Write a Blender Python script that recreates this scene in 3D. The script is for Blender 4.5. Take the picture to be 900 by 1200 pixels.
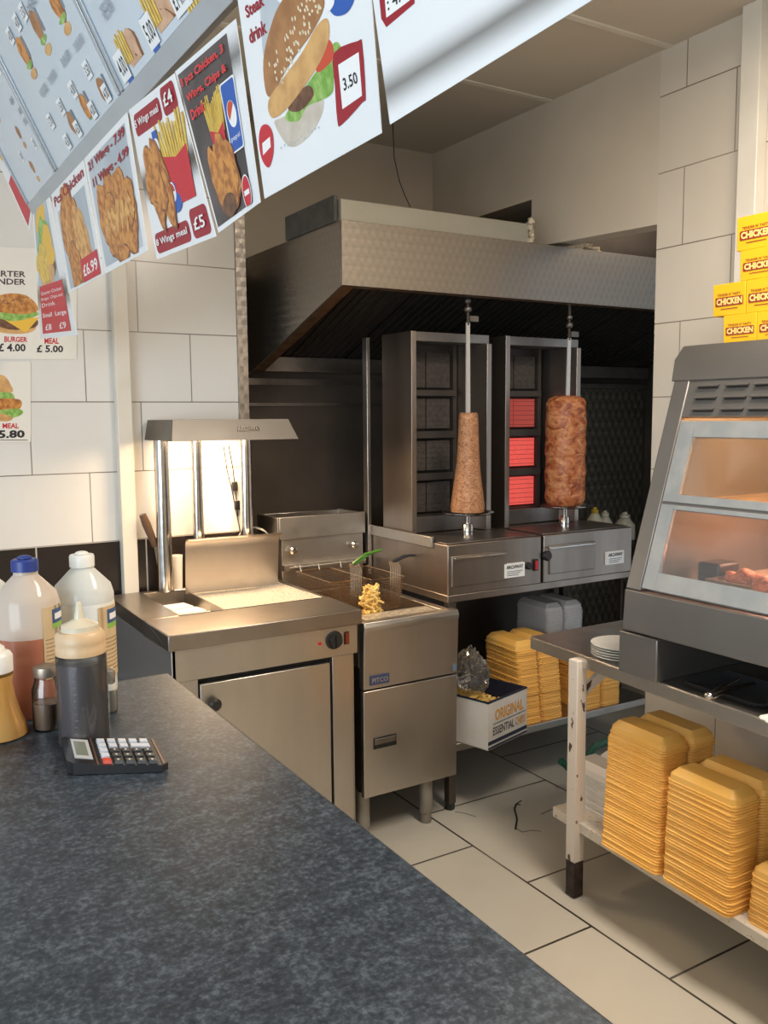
import bpy, bmesh, math, random
from math import sin, cos, pi, radians, sqrt, atan2
from mathutils import Vector, Matrix

SC = bpy.context.scene
COL = SC.collection
for o in list(bpy.data.objects):
    bpy.data.objects.remove(o)

# ------------------------------------------------------------------ camera
F, YAW, PITCH, ROLL = 1032.8, 0.545728, 0.108952, -0.008045
EYE = Vector((0, 0, 1.65))
fwd = Vector((sin(YAW)*cos(PITCH), cos(YAW)*cos(PITCH), -sin(PITCH)))
r0 = Vector((cos(YAW), -sin(YAW), 0)); u0 = r0.cross(fwd)
rgt = r0*cos(ROLL)+u0*sin(ROLL); upv = u0*cos(ROLL)-r0*sin(ROLL)
cd = bpy.data.cameras.new('camera'); cam = bpy.data.objects.new('camera', cd); COL.objects.link(cam)
cd.sensor_fit = 'HORIZONTAL'; cd.sensor_width = 36; cd.lens = F*36/900
cd.clip_start = .05; cd.clip_end = 100
m = Matrix((rgt, upv, -fwd)).transposed().to_4x4(); m.translation = EYE
cam.matrix_world = m
SC.camera = cam

# ------------------------------------------------------------------ light and exposure
SC.view_settings.view_transform = 'Standard'
SC.view_settings.look = 'None'
SC.view_settings.gamma = 1
SC.view_settings.use_curve_mapping = False
SC.view_settings.exposure = 0.38
W = bpy.data.worlds.new('world'); SC.world = W; W.use_nodes = True
W.node_tree.nodes['Background'].inputs[0].default_value = (.80, .90, 1.0, 1)
W.node_tree.nodes['Background'].inputs[1].default_value = 0.55

def area(name, loc, target, sx, sy, power, col, spread=180):
    l = bpy.data.lights.new(name, 'AREA'); l.shape = 'RECTANGLE'; l.size = sx; l.size_y = sy
    l.energy = power; l.color = col; l.spread = radians(spread)
    o = bpy.data.objects.new(name, l); COL.objects.link(o); o.location = loc
    o.rotation_euler = (Vector(target)-Vector(loc)).to_track_quat('-Z', 'Y').to_euler()
    return o
area('shopfront_daylight', (-3.2, -.9, 1.7), (1.5, 2.2, 1.2), 3.0, 2.2, 118, (.82, .92, 1.0))
area('hood_gap_fill', (3.3, 2.7, 2.40), (3.3, 2.7, 3.2), .3, .3, 4, (1.0, .85, .68))  # added unseen uplight above the hood, brightens the lowered ceiling in the gap
area('kitchen_ceiling_light', (1.75, .9, 2.93), (1.75, .9, 0), .5, 1.2, 47, (1.0, .87, .72))

# ------------------------------------------------------------------ pixel helpers: a photo pixel on a real plane
def ray(x, y): return rgt*((x-450)/F) - upv*((y-600)/F) + fwd
def at(x, y, ax, v):
    d = ray(x, y); return EYE + d*((v-EYE[ax])/d[ax])
def atp(x, y, p, n):
    d = ray(x, y); return EYE + d*((Vector(p)-EYE).dot(n)/d.dot(n))
def ppm(p): return F/((Vector(p)-EYE).dot(fwd))

# ------------------------------------------------------------------ materials
MATS = {}
def mat(name, col, rough=.5, metal=0, nscale=0, ncol=None, namt=.5, bump=0, bscale=60, emis=None, estr=0,
        trans=0, alpha=1, stretch=None, spec=None, lo=.4, hi=.65, rvar=0, coat=0, sss=0):
    if name in MATS: return MATS[name]
    M = bpy.data.materials.new(name); M.use_nodes = True; MATS[name] = M
    N = M.node_tree.nodes; L = M.node_tree.links; B = N['Principled BSDF']
    def c4(c): return (c[0], c[1], c[2], 1)
    B.inputs['Base Color'].default_value = c4(col)
    B.inputs['Roughness'].default_value = rough; B.inputs['Metallic'].default_value = metal
    if trans: B.inputs['Transmission Weight'].default_value = trans
    if coat: B.inputs['Coat Weight'].default_value = coat; B.inputs['Coat Roughness'].default_value = .15
    if spec is not None: B.inputs['Specular IOR Level'].default_value = spec
    if sss: B.inputs['Subsurface Weight'].default_value = sss; B.inputs['Subsurface Scale'].default_value = .01
    if emis: B.inputs['Emission Color'].default_value = c4(emis); B.inputs['Emission Strength'].default_value = estr
    if alpha < 1: B.inputs['Alpha'].default_value = alpha
    tc = N.new('ShaderNodeTexCoord'); mp = N.new('ShaderNodeMapping')
    L.new(tc.outputs['Object'], mp.inputs[0])
    if stretch: mp.inputs['Scale'].default_value = stretch
    if nscale:
        n = N.new('ShaderNodeTexNoise'); n.inputs['Scale'].default_value = nscale; n.inputs['Detail'].default_value = 6
        L.new(mp.outputs[0], n.inputs['Vector'])
        cr = N.new('ShaderNodeValToRGB'); cr.color_ramp.elements[0].position = lo; cr.color_ramp.elements[1].position = hi
        L.new(n.outputs[0], cr.inputs[0])
        if ncol:
            mx = N.new('ShaderNodeMix'); mx.data_type = 'RGBA'
            mm = N.new('ShaderNodeMath'); mm.operation = 'MULTIPLY'; mm.inputs[1].default_value = namt
            L.new(cr.outputs[0], mm.inputs[0]); L.new(mm.outputs[0], mx.inputs[0])
            mx.inputs[6].default_value = c4(col); mx.inputs[7].default_value = c4(ncol)
            L.new(mx.outputs[2], B.inputs['Base Color'])
        if rvar:
            mr = N.new('ShaderNodeMath'); mr.operation = 'MULTIPLY_ADD'; mr.inputs[1].default_value = rvar; mr.inputs[2].default_value = rough
            L.new(cr.outputs[0], mr.inputs[0]); L.new(mr.outputs[0], B.inputs['Roughness'])
    if bump:
        n2 = N.new('ShaderNodeTexNoise'); n2.inputs['Scale'].default_value = bscale; n2.inputs['Detail'].default_value = 4
        L.new(mp.outputs[0], n2.inputs['Vector'])
        b = N.new('ShaderNodeBump'); b.inputs['Strength'].default_value = bump; b.inputs['Distance'].default_value = .004
        L.new(n2.outputs[0], b.inputs['Height']); L.new(b.outputs[0], B.inputs['Normal'])
    return M

def brick_mat(name, tile, grout, uax, u0_, vax, v0, bw, rh, mortar, rough, dark=None, darkz=None, off=.5, jitter=.04, dirt=None):
    M = bpy.data.materials.new(name); M.use_nodes = True; MATS[name] = M
    N = M.node_tree.nodes; L = M.node_tree.links; B = N['Principled BSDF']
    g = N.new('ShaderNodeNewGeometry'); s = N.new('ShaderNodeSeparateXYZ'); L.new(g.outputs['Position'], s.inputs[0])
    def sub(o, v):
        k = N.new('ShaderNodeMath'); k.operation = 'SUBTRACT'; L.new(o, k.inputs[0]); k.inputs[1].default_value = v; return k.outputs[0]
    cb = N.new('ShaderNodeCombineXYZ')
    L.new(sub(s.outputs[uax], u0_ - bw*20), cb.inputs[0]); L.new(sub(s.outputs[vax], v0 - rh*20), cb.inputs[1])
    br = N.new('ShaderNodeTexBrick'); L.new(cb.outputs[0], br.inputs['Vector'])
    br.offset = off; br.offset_frequency = 2
    br.inputs['Scale'].default_value = 1; br.inputs['Mortar Size'].default_value = mortar; br.inputs['Mortar Smooth'].default_value = .1
    br.inputs['Brick Width'].default_value = bw; br.inputs['Row Height'].default_value = rh; br.inputs['Bias'].default_value = 0
    br.inputs['Color1'].default_value = (*tile, 1)
    br.inputs['Color2'].default_value = (*[c*(1-jitter) for c in tile], 1); br.inputs['Mortar'].default_value = (*grout, 1)
    out = br.outputs['Color']
    n = N.new('ShaderNodeTexNoise'); n.inputs['Scale'].default_value = 2.3; n.inputs['Detail'].default_value = 8
    L.new(g.outputs['Position'], n.inputs['Vector'])
    if dirt:
        mx = N.new('ShaderNodeMix'); mx.data_type = 'RGBA'; cr = N.new('ShaderNodeValToRGB')
        cr.color_ramp.elements[0].position = .45; cr.color_ramp.elements[1].position = .8; cr.color_ramp.elements[1].color = (.55, .55, .55, 1)
        L.new(n.outputs[0], cr.inputs[0]); L.new(cr.outputs[0], mx.inputs[0]); L.new(out, mx.inputs[6]); mx.inputs[7].default_value = (*dirt, 1)
        out = mx.outputs[2]
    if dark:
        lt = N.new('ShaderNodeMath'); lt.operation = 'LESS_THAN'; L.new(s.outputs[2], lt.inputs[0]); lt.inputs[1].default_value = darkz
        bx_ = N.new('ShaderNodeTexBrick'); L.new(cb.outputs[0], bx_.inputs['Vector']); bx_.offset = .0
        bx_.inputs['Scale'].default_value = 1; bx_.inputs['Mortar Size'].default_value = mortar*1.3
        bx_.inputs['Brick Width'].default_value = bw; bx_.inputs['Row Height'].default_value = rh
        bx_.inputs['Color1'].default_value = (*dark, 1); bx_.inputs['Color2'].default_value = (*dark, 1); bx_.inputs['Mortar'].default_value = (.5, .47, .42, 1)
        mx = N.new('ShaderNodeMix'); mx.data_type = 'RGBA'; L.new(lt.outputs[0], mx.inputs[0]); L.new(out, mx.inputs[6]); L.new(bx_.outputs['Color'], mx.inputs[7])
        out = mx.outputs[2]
    L.new(out, B.inputs['Base Color']); B.inputs['Roughness'].default_value = rough
    b = N.new('ShaderNodeBump'); b.inputs['Strength'].default_value = .4; b.inputs['Distance'].default_value = .002; b.invert = True
    L.new(br.outputs['Fac'], b.inputs['Height']); L.new(b.outputs[0], B.inputs['Normal'])
    return M

def swirl_mat(name, col, rough, uax, vax, pitch=.045, strength=.5, cv=.06):
    """stainless sheet with rows of overlapping machined circles"""
    M = bpy.data.materials.new(name); M.use_nodes = True; MATS[name] = M
    N = M.node_tree.nodes; L = M.node_tree.links; B = N['Principled BSDF']
    g = N.new('ShaderNodeNewGeometry'); s = N.new('ShaderNodeSeparateXYZ'); L.new(g.outputs['Position'], s.inputs[0])
    def mth(op, a, b=None):
        k = N.new('ShaderNodeMath'); k.operation = op
        for i, v in enumerate((a, b)):
            if v is None: continue
            if isinstance(v, (int, float)): k.inputs[i].default_value = v
            else: L.new(v, k.inputs[i])
        return k.outputs[0]
    u = mth('DIVIDE', s.outputs[uax], pitch); v = mth('DIVIDE', s.outputs[vax], pitch)
    row = mth('FLOOR', v); u2 = mth('ADD', u, mth('MULTIPLY', row, .5))
    fu = mth('SUBTRACT', mth('FRACT', u2), .5); fv = mth('SUBTRACT', mth('FRACT', v), .5)
    ang = mth('ARCTAN2', fv, fu); d = mth('SQRT', mth('ADD', mth('MULTIPLY', fu, fu), mth('MULTIPLY', fv, fv)))
    sh = mth('MULTIPLY', mth('SINE', mth('MULTIPLY', ang, 2)), d)
    n = N.new('ShaderNodeTexNoise'); n.inputs['Scale'].default_value = 5; L.new(g.outputs['Position'], n.inputs['Vector'])
    mx = N.new('ShaderNodeMix'); mx.data_type = 'RGBA'
    L.new(mth('ADD', mth('MULTIPLY', sh, 1.2), .5), mx.inputs[0])
    mx.inputs[6].default_value = (*[c*(1-cv) for c in col], 1); mx.inputs[7].default_value = (*[min(1, c*(1+cv)) for c in col], 1)
    L.new(mx.outputs[2], B.inputs['Base Color'])
    B.inputs['Metallic'].default_value = 1
    L.new(mth('ADD', mth('MULTIPLY', d, .25), rough), B.inputs['Roughness'])
    b = N.new('ShaderNodeBump'); b.inputs['Strength'].default_value = strength; b.inputs['Distance'].default_value = .003
    L.new(sh, b.inputs['Height']); L.new(b.outputs[0], B.inputs['Normal'])
    return M

def glass_mat(name, tint=(1, 1, 1), refl=.12, opac=0, col=(.8, .8, .8)):
    M = bpy.data.materials.new(name); M.use_nodes = True; MATS[name] = M
    N = M.node_tree.nodes; L = M.node_tree.links; out = N['Material Output']
    N.remove(N['Principled BSDF'])
    t = N.new('ShaderNodeBsdfTransparent'); t.inputs[0].default_value = (*tint, 1)
    g = N.new('ShaderNodeBsdfGlossy'); g.inputs['Roughness'].default_value = .08
    fr = N.new('ShaderNodeFresnel'); fr.inputs[0].default_value = 1.5
    ad = N.new('ShaderNodeMath'); ad.operation = 'ADD'; ad.inputs[1].default_value = refl; L.new(fr.outputs[0], ad.inputs[0]); ad.use_clamp = True
    mx = N.new('ShaderNodeMixShader'); L.new(ad.outputs[0], mx.inputs[0]); L.new(t.outputs[0], mx.inputs[1]); L.new(g.outputs[0], mx.inputs[2])
    last = mx
    if opac:
        d = N.new('ShaderNodeBsdfDiffuse'); d.inputs[0].default_value = (*col, 1)
        m2 = N.new('ShaderNodeMixShader'); m2.inputs[0].default_value = opac
        L.new(mx.outputs[0], m2.inputs[1]); L.new(d.outputs[0], m2.inputs[2]); last = m2
    L.new(last.outputs[0], out.inputs[0])
    return M

STEEL = mat('stainless_steel', (.60, .565, .52), .33, 1, 2.5, (.50, .46, .42), .5, .03, 90, stretch=(2.5, 2.5, .5), rvar=.10)
STEELK = mat('greasy_grill_steel', (.40, .345, .30), .36, 1, 2.5, (.30, .25, .215), .7, .04, 90, stretch=(2.5, 2.5, .5), rvar=.10)
STEELH = mat('stainless_steel_worktop', (.58, .55, .51), .28, 1, 4, (.38, .35, .32), .7, .05, 60, rvar=.2)
STEELD = mat('grimy_steel', (.30, .27, .245), .40, 1, 4, (.12, .105, .095), .7, .1, 40, rvar=.2)
STEELG = mat('grey_enamelled_steel', (.235, .225, .215), .38, .7, 3, (.18, .17, .16), .5, .04, 80)
DECKM = mat('scuttle_deck_steel', (.40, .36, .32), .36, 1, 8, (.33, .29, .25), .6, .04, 60)
CHROME = mat('polished_steel', (.72, .69, .65), .16, 1, 30, (.5, .45, .4), .5)
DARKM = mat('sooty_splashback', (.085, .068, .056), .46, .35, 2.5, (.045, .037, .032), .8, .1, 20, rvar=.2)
BLACK = mat('black_plastic', (.012, .012, .013), .35)
BLACKR = mat('black_rubber', (.02, .02, .02), .7)
CREAM = mat('cream_paint', (.63, .56, .46), .6, 0, 1.5, (.50, .43, .34), .6, .1, 25)
CEILM = mat('ceiling_board', (.62, .56, .48), .6, 0, 1.2, (.5, .45, .38), .5)
WHITEP = mat('white_plastic_trunking', (.74, .70, .62), .4, 0, 4, (.6, .54, .44), .5)
CHIPPED = mat('chipped_white_paint', (.74, .67, .60), .5, 0, 38, (.10, .06, .045), 1, .2, 40, lo=.62, hi=.66, stretch=(1, 1, .45))
HANDLEK = mat('dark_knob', (.02, .019, .018), .4)
RED = mat('print_red', (.55, .015, .03), .45)
REDD = mat('print_dark_red', (.32, .008, .02), .45)
PAPER = mat('white_paper', (.82, .84, .86), .42, 0, 2, (.74, .77, .80), .5, coat=.25)
PRWHITE = mat('print_white', (.86, .86, .86), .5)
INK = mat('print_black', (.015, .015, .02), .5)
BLUEP = mat('print_blue', (.02, .10, .42), .45)
DKBG = mat('print_dark_backdrop', (.045, .035, .035), .4, 0, 8, (.13, .1, .1), .7)
GREYBG = mat('print_grey_backdrop', (.40, .45, .50), .45, 0, 4, (.62, .66, .70), .8)
FRIED = mat('print_fried_chicken', (.62, .27, .06), .45, 0, 55, (.30, .09, .02), .9, lo=.42, hi=.62)
FRYSH = mat('print_fried_edge', (.22, .075, .02), .45)
FRIEDL = mat('print_light_fried_chicken', (.72, .40, .13), .45, 0, 45, (.42, .16, .04), .8, lo=.42, hi=.62)
FRIES = mat('print_fries', (.80, .55, .10), .45, 0, 60, (.55, .33, .05), .8)
BUN = mat('print_bun', (.42, .20, .075), .45, 0, 30, (.26, .11, .04), .7)
BUNL = mat('print_bun_light', (.68, .40, .15), .45, 0, 30, (.45, .22, .08), .7)
BUNW = mat('print_bun_base', (.62, .56, .48), .45, 0, 30, (.5, .42, .34), .7)
SALAD = mat('print_salad', (.16, .36, .05), .45, 0, 60, (.42, .58, .18), .9)
TOMATO = mat('print_tomato', (.58, .07, .03), .45)
PATTY = mat('print_patty', (.10, .04, .02), .45, 0, 60, (.2, .09, .04), .9)
CHEESE = mat('print_cheese', (.80, .48, .05), .45)
SEED = mat('print_sesame', (.78, .68, .48), .45)
GREYT = mat('print_grey_text', (.20, .23, .28), .45)

# ------------------------------------------------------------------ mesh builder
class MB:
    def __init__(s, m=None): s.v = []; s.f = []; s.fm = []; s.mats = []; s.T = None; s.sm = []; s.cur = 0; s.smooth = False; s.set(m or STEEL)
    def set(s, m):
        if m not in s.mats: s.mats.append(m)
        s.cur = s.mats.index(m); return s
    def P(s, p):
        p = Vector(p); return s.T @ p if s.T is not None else p
    def add(s, vs, fs, smooth=False):
        b = len(s.v); s.v += [s.P(p) for p in vs]
        for f in fs: s.f.append([b+i for i in f]); s.fm.append(s.cur); s.sm.append(smooth)
    def poly(s, pts): s.add(pts, [list(range(len(pts)))])
    def hexa(s, a, b):      # two quads, matching order
        s.add(list(a)+list(b), [[3, 2, 1, 0], [4, 5, 6, 7], [0, 1, 5, 4], [1, 2, 6, 5], [2, 3, 7, 6], [3, 0, 4, 7]])
    def box(s, x0, x1, y0, y1, z0, z1):
        s.hexa([(x0, y0, z0), (x1, y0, z0), (x1, y1, z0), (x0, y1, z0)], [(x0, y0, z1), (x1, y0, z1), (x1, y1, z1), (x0, y1, z1)]); return s
    def prism(s, pts, d):   # planar polygon extruded by the vector d
        n = len(pts); d = Vector(d); a = [Vector(p) for p in pts]; b = [p+d for p in a]
        s.add(a+b, [list(range(n))[::-1], list(range(n, 2*n))]+[[i, (i+1) % n, n+(i+1) % n, n+i] for i in range(n)]); return s
    def tube(s, path, r, n=10, cap=True, close=False):
        path = [Vector(p) for p in path]; k = len(path); rs = r if isinstance(r, (list, tuple)) else [r]*k
        vs = []; prev = None
        for i, p in enumerate(path):
            a = path[i-1] if (i or close) else p; b = path[(i+1) % k] if (i < k-1 or close) else p
            t = (b-a).normalized()
            if prev is None: q = t.orthogonal().normalized()
            else:
                q = prev - t*prev.dot(t); q = q.normalized() if q.length > 1e-6 else t.orthogonal().normalized()
            prev = q; w = t.cross(q)
            vs += [p+(q*cos(2*pi*j/n)+w*sin(2*pi*j/n))*rs[i] for j in range(n)]
        fs = [[i*n+j, i*n+(j+1) % n, (i+1)*n+(j+1) % n, (i+1)*n+j] for i in range(k-1) for j in range(n)]
        if close: fs += [[(k-1)*n+j, (k-1)*n+(j+1) % n, (j+1) % n, j] for j in range(n)]
        elif cap: fs += [list(range(n))[::-1], [(k-1)*n+j for j in range(n)]]
        s.add(vs, fs, True); return s
    def lathe(s, c, prof, n=32, cap=True, wob=None, axis=None):
        c = Vector(c); vs = []
        for i, (r, z) in enumerate(prof):
            for j in range(n):
                a = 2*pi*j/n; rr = r*(1+(wob(a, z) if wob else 0))
                vs.append(c+Vector((rr*cos(a), rr*sin(a), z)))
        k = len(prof); fs = [[i*n+j, i*n+(j+1) % n, (i+1)*n+(j+1) % n, (i+1)*n+j] for i in range(k-1) for j in range(n)]
        if cap:
            if prof[0][0] > 1e-5: fs.append(list(range(n))[::-1])
            if prof[-1][0] > 1e-5: fs.append([(k-1)*n+j for j in range(n)])
        s.add(vs, fs, True); return s
    def blob(s, c, rx, ry, rz, n=14, m=9, noise=0, seed=0, rot=None):
        rnd = random.Random(seed); ph = [rnd.uniform(0, 6.28) for _ in range(6)]; vs = []
        R = rot or Matrix.Identity(3); c = Vector(c)
        for i in range(m+1):
            t = pi*i/m
            for j in range(n):
                a = 2*pi*j/n
                k = 1+noise*(sin(3*a+ph[0]+2*t)*.5+sin(5*t+ph[1]+a)*.5+sin(2*a-4*t+ph[2])*.4)*sin(t)
                vs.append(c+R@Vector((rx*k*sin(t)*cos(a), ry*k*sin(t)*sin(a), rz*k*cos(t))))
        s.add(vs, [[i*n+j, i*n+(j+1) % n, (i+1)*n+(j+1) % n, (i+1)*n+j] for i in range(m) for j in range(n)], True); return s
    def build(s, name, parent=None, bevel=0, label=None, cat=None, group=None, kind=None, seg=2, ang=40):
        if parent is not None: org = Vector(parent['_w'])
        else:
            xs = [p.x for p in s.v]; ys = [p.y for p in s.v]; zs = [p.z for p in s.v]
            org = Vector(((min(xs)+max(xs))/2, (min(ys)+max(ys))/2, min(zs)))
        me = bpy.data.meshes.new(name); me.from_pydata([p-org for p in s.v], [], s.f)
        for q in s.mats: me.materials.append(q)
        me.polygons.foreach_set('material_index', s.fm); me.polygons.foreach_set('use_smooth', s.sm)
        bm = bmesh.new(); bm.from_mesh(me); bmesh.ops.remove_doubles(bm, verts=bm.verts, dist=1e-6)
        bmesh.ops.recalc_face_normals(bm, faces=bm.faces); bm.to_mesh(me); bm.free()
        me.update()
        try: me.set_sharp_from_angle(angle=radians(ang))
        except Exception: pass
        o = bpy.data.objects.new(name, me); COL.objects.link(o)
        if parent is not None: o.parent = parent; o['_w'] = tuple(org)
        else: o.location = org; o['_w'] = tuple(org)
        if bevel:
            b = o.modifiers.new('bevel', 'BEVEL'); b.width = bevel; b.segments = seg; b.limit_method = 'ANGLE'; b.angle_limit = radians(35)
            b.harden_normals = False
        tag(o, label, cat, group, kind)
        return o

def tag(o, label=None, cat=None, group=None, kind=None):
    if label: o['label'] = label
    if cat: o['category'] = cat
    if group: o['group'] = group
    if kind: o['kind'] = kind
    return o
def thing(name, label, cat, loc, group=None):
    o = bpy.data.objects.new(name, None); COL.objects.link(o); o.location = loc; o['_w'] = tuple(loc)
    o.empty_display_size = .05
    return tag(o, label, cat, group)
def B(name, parent, m, x0, x1, y0, y1, z0, z1, bevel=.002, **k):
    return MB(m).box(min(x0, x1), max(x0, x1), min(y0, y1), max(y0, y1), min(z0, z1), max(z0, z1)).build(name, parent, bevel, **k)
def copy_tree(o, off, label=None, group=None):
    c = o.copy(); COL.objects.link(c); c.location = o.location+Vector(off)
    if label: c['label'] = label
    if group: c['group'] = group
    for ch in list(o.children):
        d = ch.copy(); COL.objects.link(d); d.parent = c
        for g in list(ch.children):
            e = g.copy(); COL.objects.link(e); e.parent = d
    return c

# ------------------------------------------------------------------ text
_tc = {}
def text_mesh(t, bold):
    if (t, bold) in _tc: return _tc[(t, bold)]
    cu = bpy.data.curves.new('t', 'FONT'); cu.body = t; cu.size = 1; cu.offset = bold; cu.fill_mode = 'FRONT'; cu.resolution_u = 2
    ob = bpy.data.objects.new('t', cu); COL.objects.link(ob)
    dg = bpy.context.evaluated_depsgraph_get(); dg.update()
    me = ob.evaluated_get(dg).to_mesh()
    vs = [tuple(v.co) for v in me.vertices]; fs = [list(p.vertices) for p in me.polygons]
    ob.evaluated_get(dg).to_mesh_clear(); bpy.data.objects.remove(ob); bpy.data.curves.remove(cu)
    x0 = min(v[0] for v in vs); x1 = max(v[0] for v in vs); y0 = min(v[1] for v in vs); y1 = max(v[1] for v in vs)
    vs = [((v[0]-x0)/(x1-x0), (v[1]-y0)/(y1-y0)) for v in vs]
    _tc[(t, bold)] = (vs, fs); return vs, fs

BCH = None
class Sheet:
    """a flat thing with corners TL TR BR BL; u runs to the right, v runs up"""
    def __init__(s, TL, TR, BR, BL, curl=0):
        s.c = [Vector(p) for p in (BL, BR, TR, TL)]; s.n = (s.c[1]-s.c[0]).cross(s.c[3]-s.c[0]).normalized()
        if s.n.dot(EYE-s.c[0]) < 0: s.n = -s.n
        s.lay = 0.0003; s.hold = False; s.curl = curl
        s.w = ((s.c[1]-s.c[0]).length+(s.c[2]-s.c[3]).length)/2; s.h = ((s.c[3]-s.c[0]).length+(s.c[2]-s.c[1]).length)/2
    def p(s, u, v, d=0):
        a, b, c, e = s.c
        return a*(1-u)*(1-v)+b*u*(1-v)+c*u*v+e*(1-u)*v+s.n*(d+s.curl*((1-v)**2)*(.3+.7*u))
    def slab(s, mb, t=.001):
        K = 6
        for i in range(K):
            v0, v1 = i/K, (i+1)/K
            mb.hexa([s.p(0, v0, -t), s.p(1, v0, -t), s.p(1, v1, -t), s.p(0, v1, -t)], [s.p(0, v0), s.p(1, v0), s.p(1, v1), s.p(0, v1)])
    def L(s):
        if not s.hold: s.lay += .00006
        return s.lay
    def poly(s, mb, m, pts):
        mb.set(m); d = s.L(); mb.poly([s.p(u, v, d) for u, v in pts])
    def rect(s, mb, m, u0, u1, v0, v1, r=0):
        if not r: return s.poly(mb, m, [(u0, v0), (u1, v0), (u1, v1), (u0, v1)])
        ru = r; rv = r*s.w/s.h; pts = []
        for cx, cy, a0 in ((u1-ru, v0+rv, -90), (u1-ru, v1-rv, 0), (u0+ru, v1-rv, 90), (u0+ru, v0+rv, 180)):
            for k in range(5):
                a = radians(a0+k*22.5); pts.append((cx+ru*cos(a), cy+rv*sin(a)))
        s.poly(mb, m, pts)
    def ell(s, mb, m, cx, cy, rx, ry, rot=0, wob=0, seed=0, n=28, half=None):
        if m in (FRIED, BCH): s.ell(mb, FRYSH, cx+.012, cy-.012, rx*1.06, ry*1.06, rot, wob, seed, n)
        rnd = random.Random(seed); ph = [rnd.uniform(0, 6.3) for _ in range(3)]; pts = []; a0, a1 = half or (0, 360)
        asp = s.w/s.h; c, q = cos(radians(rot)), sin(radians(rot))
        for k in range(n+(1 if half else 0)):
            a = radians(a0+(a1-a0)*k/n); w = 1+wob*(sin(3*a+ph[0])+sin(5*a+ph[1])*.6+sin(9*a+ph[2])*.4)
            x = rx*w*cos(a); y = ry*w*sin(a)/asp      # metric space in units of width
            pts.append((min(.97, max(.03, cx+x*c-(ry*w*sin(a))*q)), min(.975, max(.025, cy+(rx*w*cos(a)*q+ry*w*sin(a)*c)*asp))))
        s.poly(mb, m, pts)
    def text(s, mb, m, t, u0, u1, v0, v1, bold=.02, skew=0):
        vs, fs = text_mesh(t, bold); mb.set(m); d = s.L()
        mb.add([s.p(u0+(u1-u0)*x, v0+(v1-v0)*y+skew*x, d) for x, y in vs], fs)

# ================================================================== SETTING
TW, TH = .43, .28
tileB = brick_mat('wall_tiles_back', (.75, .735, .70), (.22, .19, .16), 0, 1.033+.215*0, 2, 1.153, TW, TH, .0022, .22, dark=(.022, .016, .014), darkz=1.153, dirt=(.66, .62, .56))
tileR = brick_mat('wall_tiles_right', (.66, .60, .51), (.20, .16, .12), 1, 2.08, 2, 1.153, TW, TH, .0022, .3, dirt=(.55, .48, .38))
floorM = brick_mat('floor_tiles', (.62, .585, .51), (.035, .03, .026), 1, 1.9575, 0, 1.963, .635, .65, .0045, .28, jitter=.06, dirt=(.48, .44, .37))
def S(name, m, x0, x1, y0, y1, z0, z1, bevel=0): return B(name, None, m, x0, x1, y0, y1, z0, z1, bevel, kind='structure')
XR = 2.70; YT = 3.60; YR = 3.93; CZ = 3.0
fl = S('floor', floorM, -3.6, 4.4, -2.5, 4.1, -.1, 0)
S('wall_back', tileB, -3.6, 1.49, YT, 4.1, 0, CZ)
S('wall_recess', CREAM, 1.49, 4.4, YR, 4.1, 0, CZ)
S('wall_right', tileR, XR, XR+.1, -2.4, 2.418, 0, CZ)
S('wall_front', CREAM, -.9, 4.4, -2.5, -2.4, 0, CZ)
S('notch_light_blocker', DARKM, XR+.1, 4.3, 3.13, 3.15, 2.376, 2.62)  # dark panel added to keep light out of the bulkhead notch
mb = MB(CREAM)
mb.prism([(XR, 2.418, CZ), (XR, YR, CZ), (XR, YR, 2.61), (XR, 3.146, 2.61), (XR, 3.146, 2.40), (XR, 2.418, 2.368)], (.1, 0, 0))
mb.build('wall_bulkhead', kind='structure')
S('wall_far', DARKM, 4.3, 4.4, 2.3, YR, 0, CZ)
S('ceiling', CEILM, -3.6, 4.4, -2.5, 4.1, CZ, CZ+.1)
S('ceiling_lowered', CEILM, XR+.1, 4.3, 2.3, YR, 2.62, 2.66)
S('trim_1', WHITEP, .6, XR, 2.36, 2.385, CZ-.006, CZ)
S('trim_2', WHITEP, .6, XR, 3.012, 3.037, CZ-.006, CZ)
S('trim_3', WHITEP, XR-.05, XR, 1.955, 2.03, 1.0, CZ, .003)
S('trim_4', WHITEP, .925, .985, YT-.045, YT, .3, CZ, .003)
SW0 = swirl_mat('swirled_steel_strip', (.42, .38, .34), .3, 0, 2, .04, .3, .12)
S('trim_5', SW0, 1.455, 1.50, YT-.012, YT, .95, 2.75)
# cracks in the floor tiles
rnd = random.Random(4)
mb = MB(BLACKR)
def crack(pts, w):
    P3 = [at(x, y, 2, .0008) for x, y in pts]
    for a, b in zip(P3, P3[1:]):
        d = (b-a).normalized(); q = Vector((-d.y, d.x, 0))*w
        mb.hexa([a-q-Vector((0, 0, .0008)), b-q-Vector((0, 0, .0008)), b+q-Vector((0, 0, .0008)), a+q-Vector((0, 0, .0008))], [a-q, b-q, b+q, a+q])
crack([(604, 972), (606, 960), (603, 948), (605, 942), (610, 943)], .004)
crack([(605, 942), (611, 938)], .003); crack([(604, 970), (612, 975), (622, 973), (634, 974)], .0015)
crack([(634, 954), (645, 949), (658, 947)], .002); crack([(533, 951), (545, 953), (558, 957)], .0015)
mb.build('crack', fl)

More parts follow.
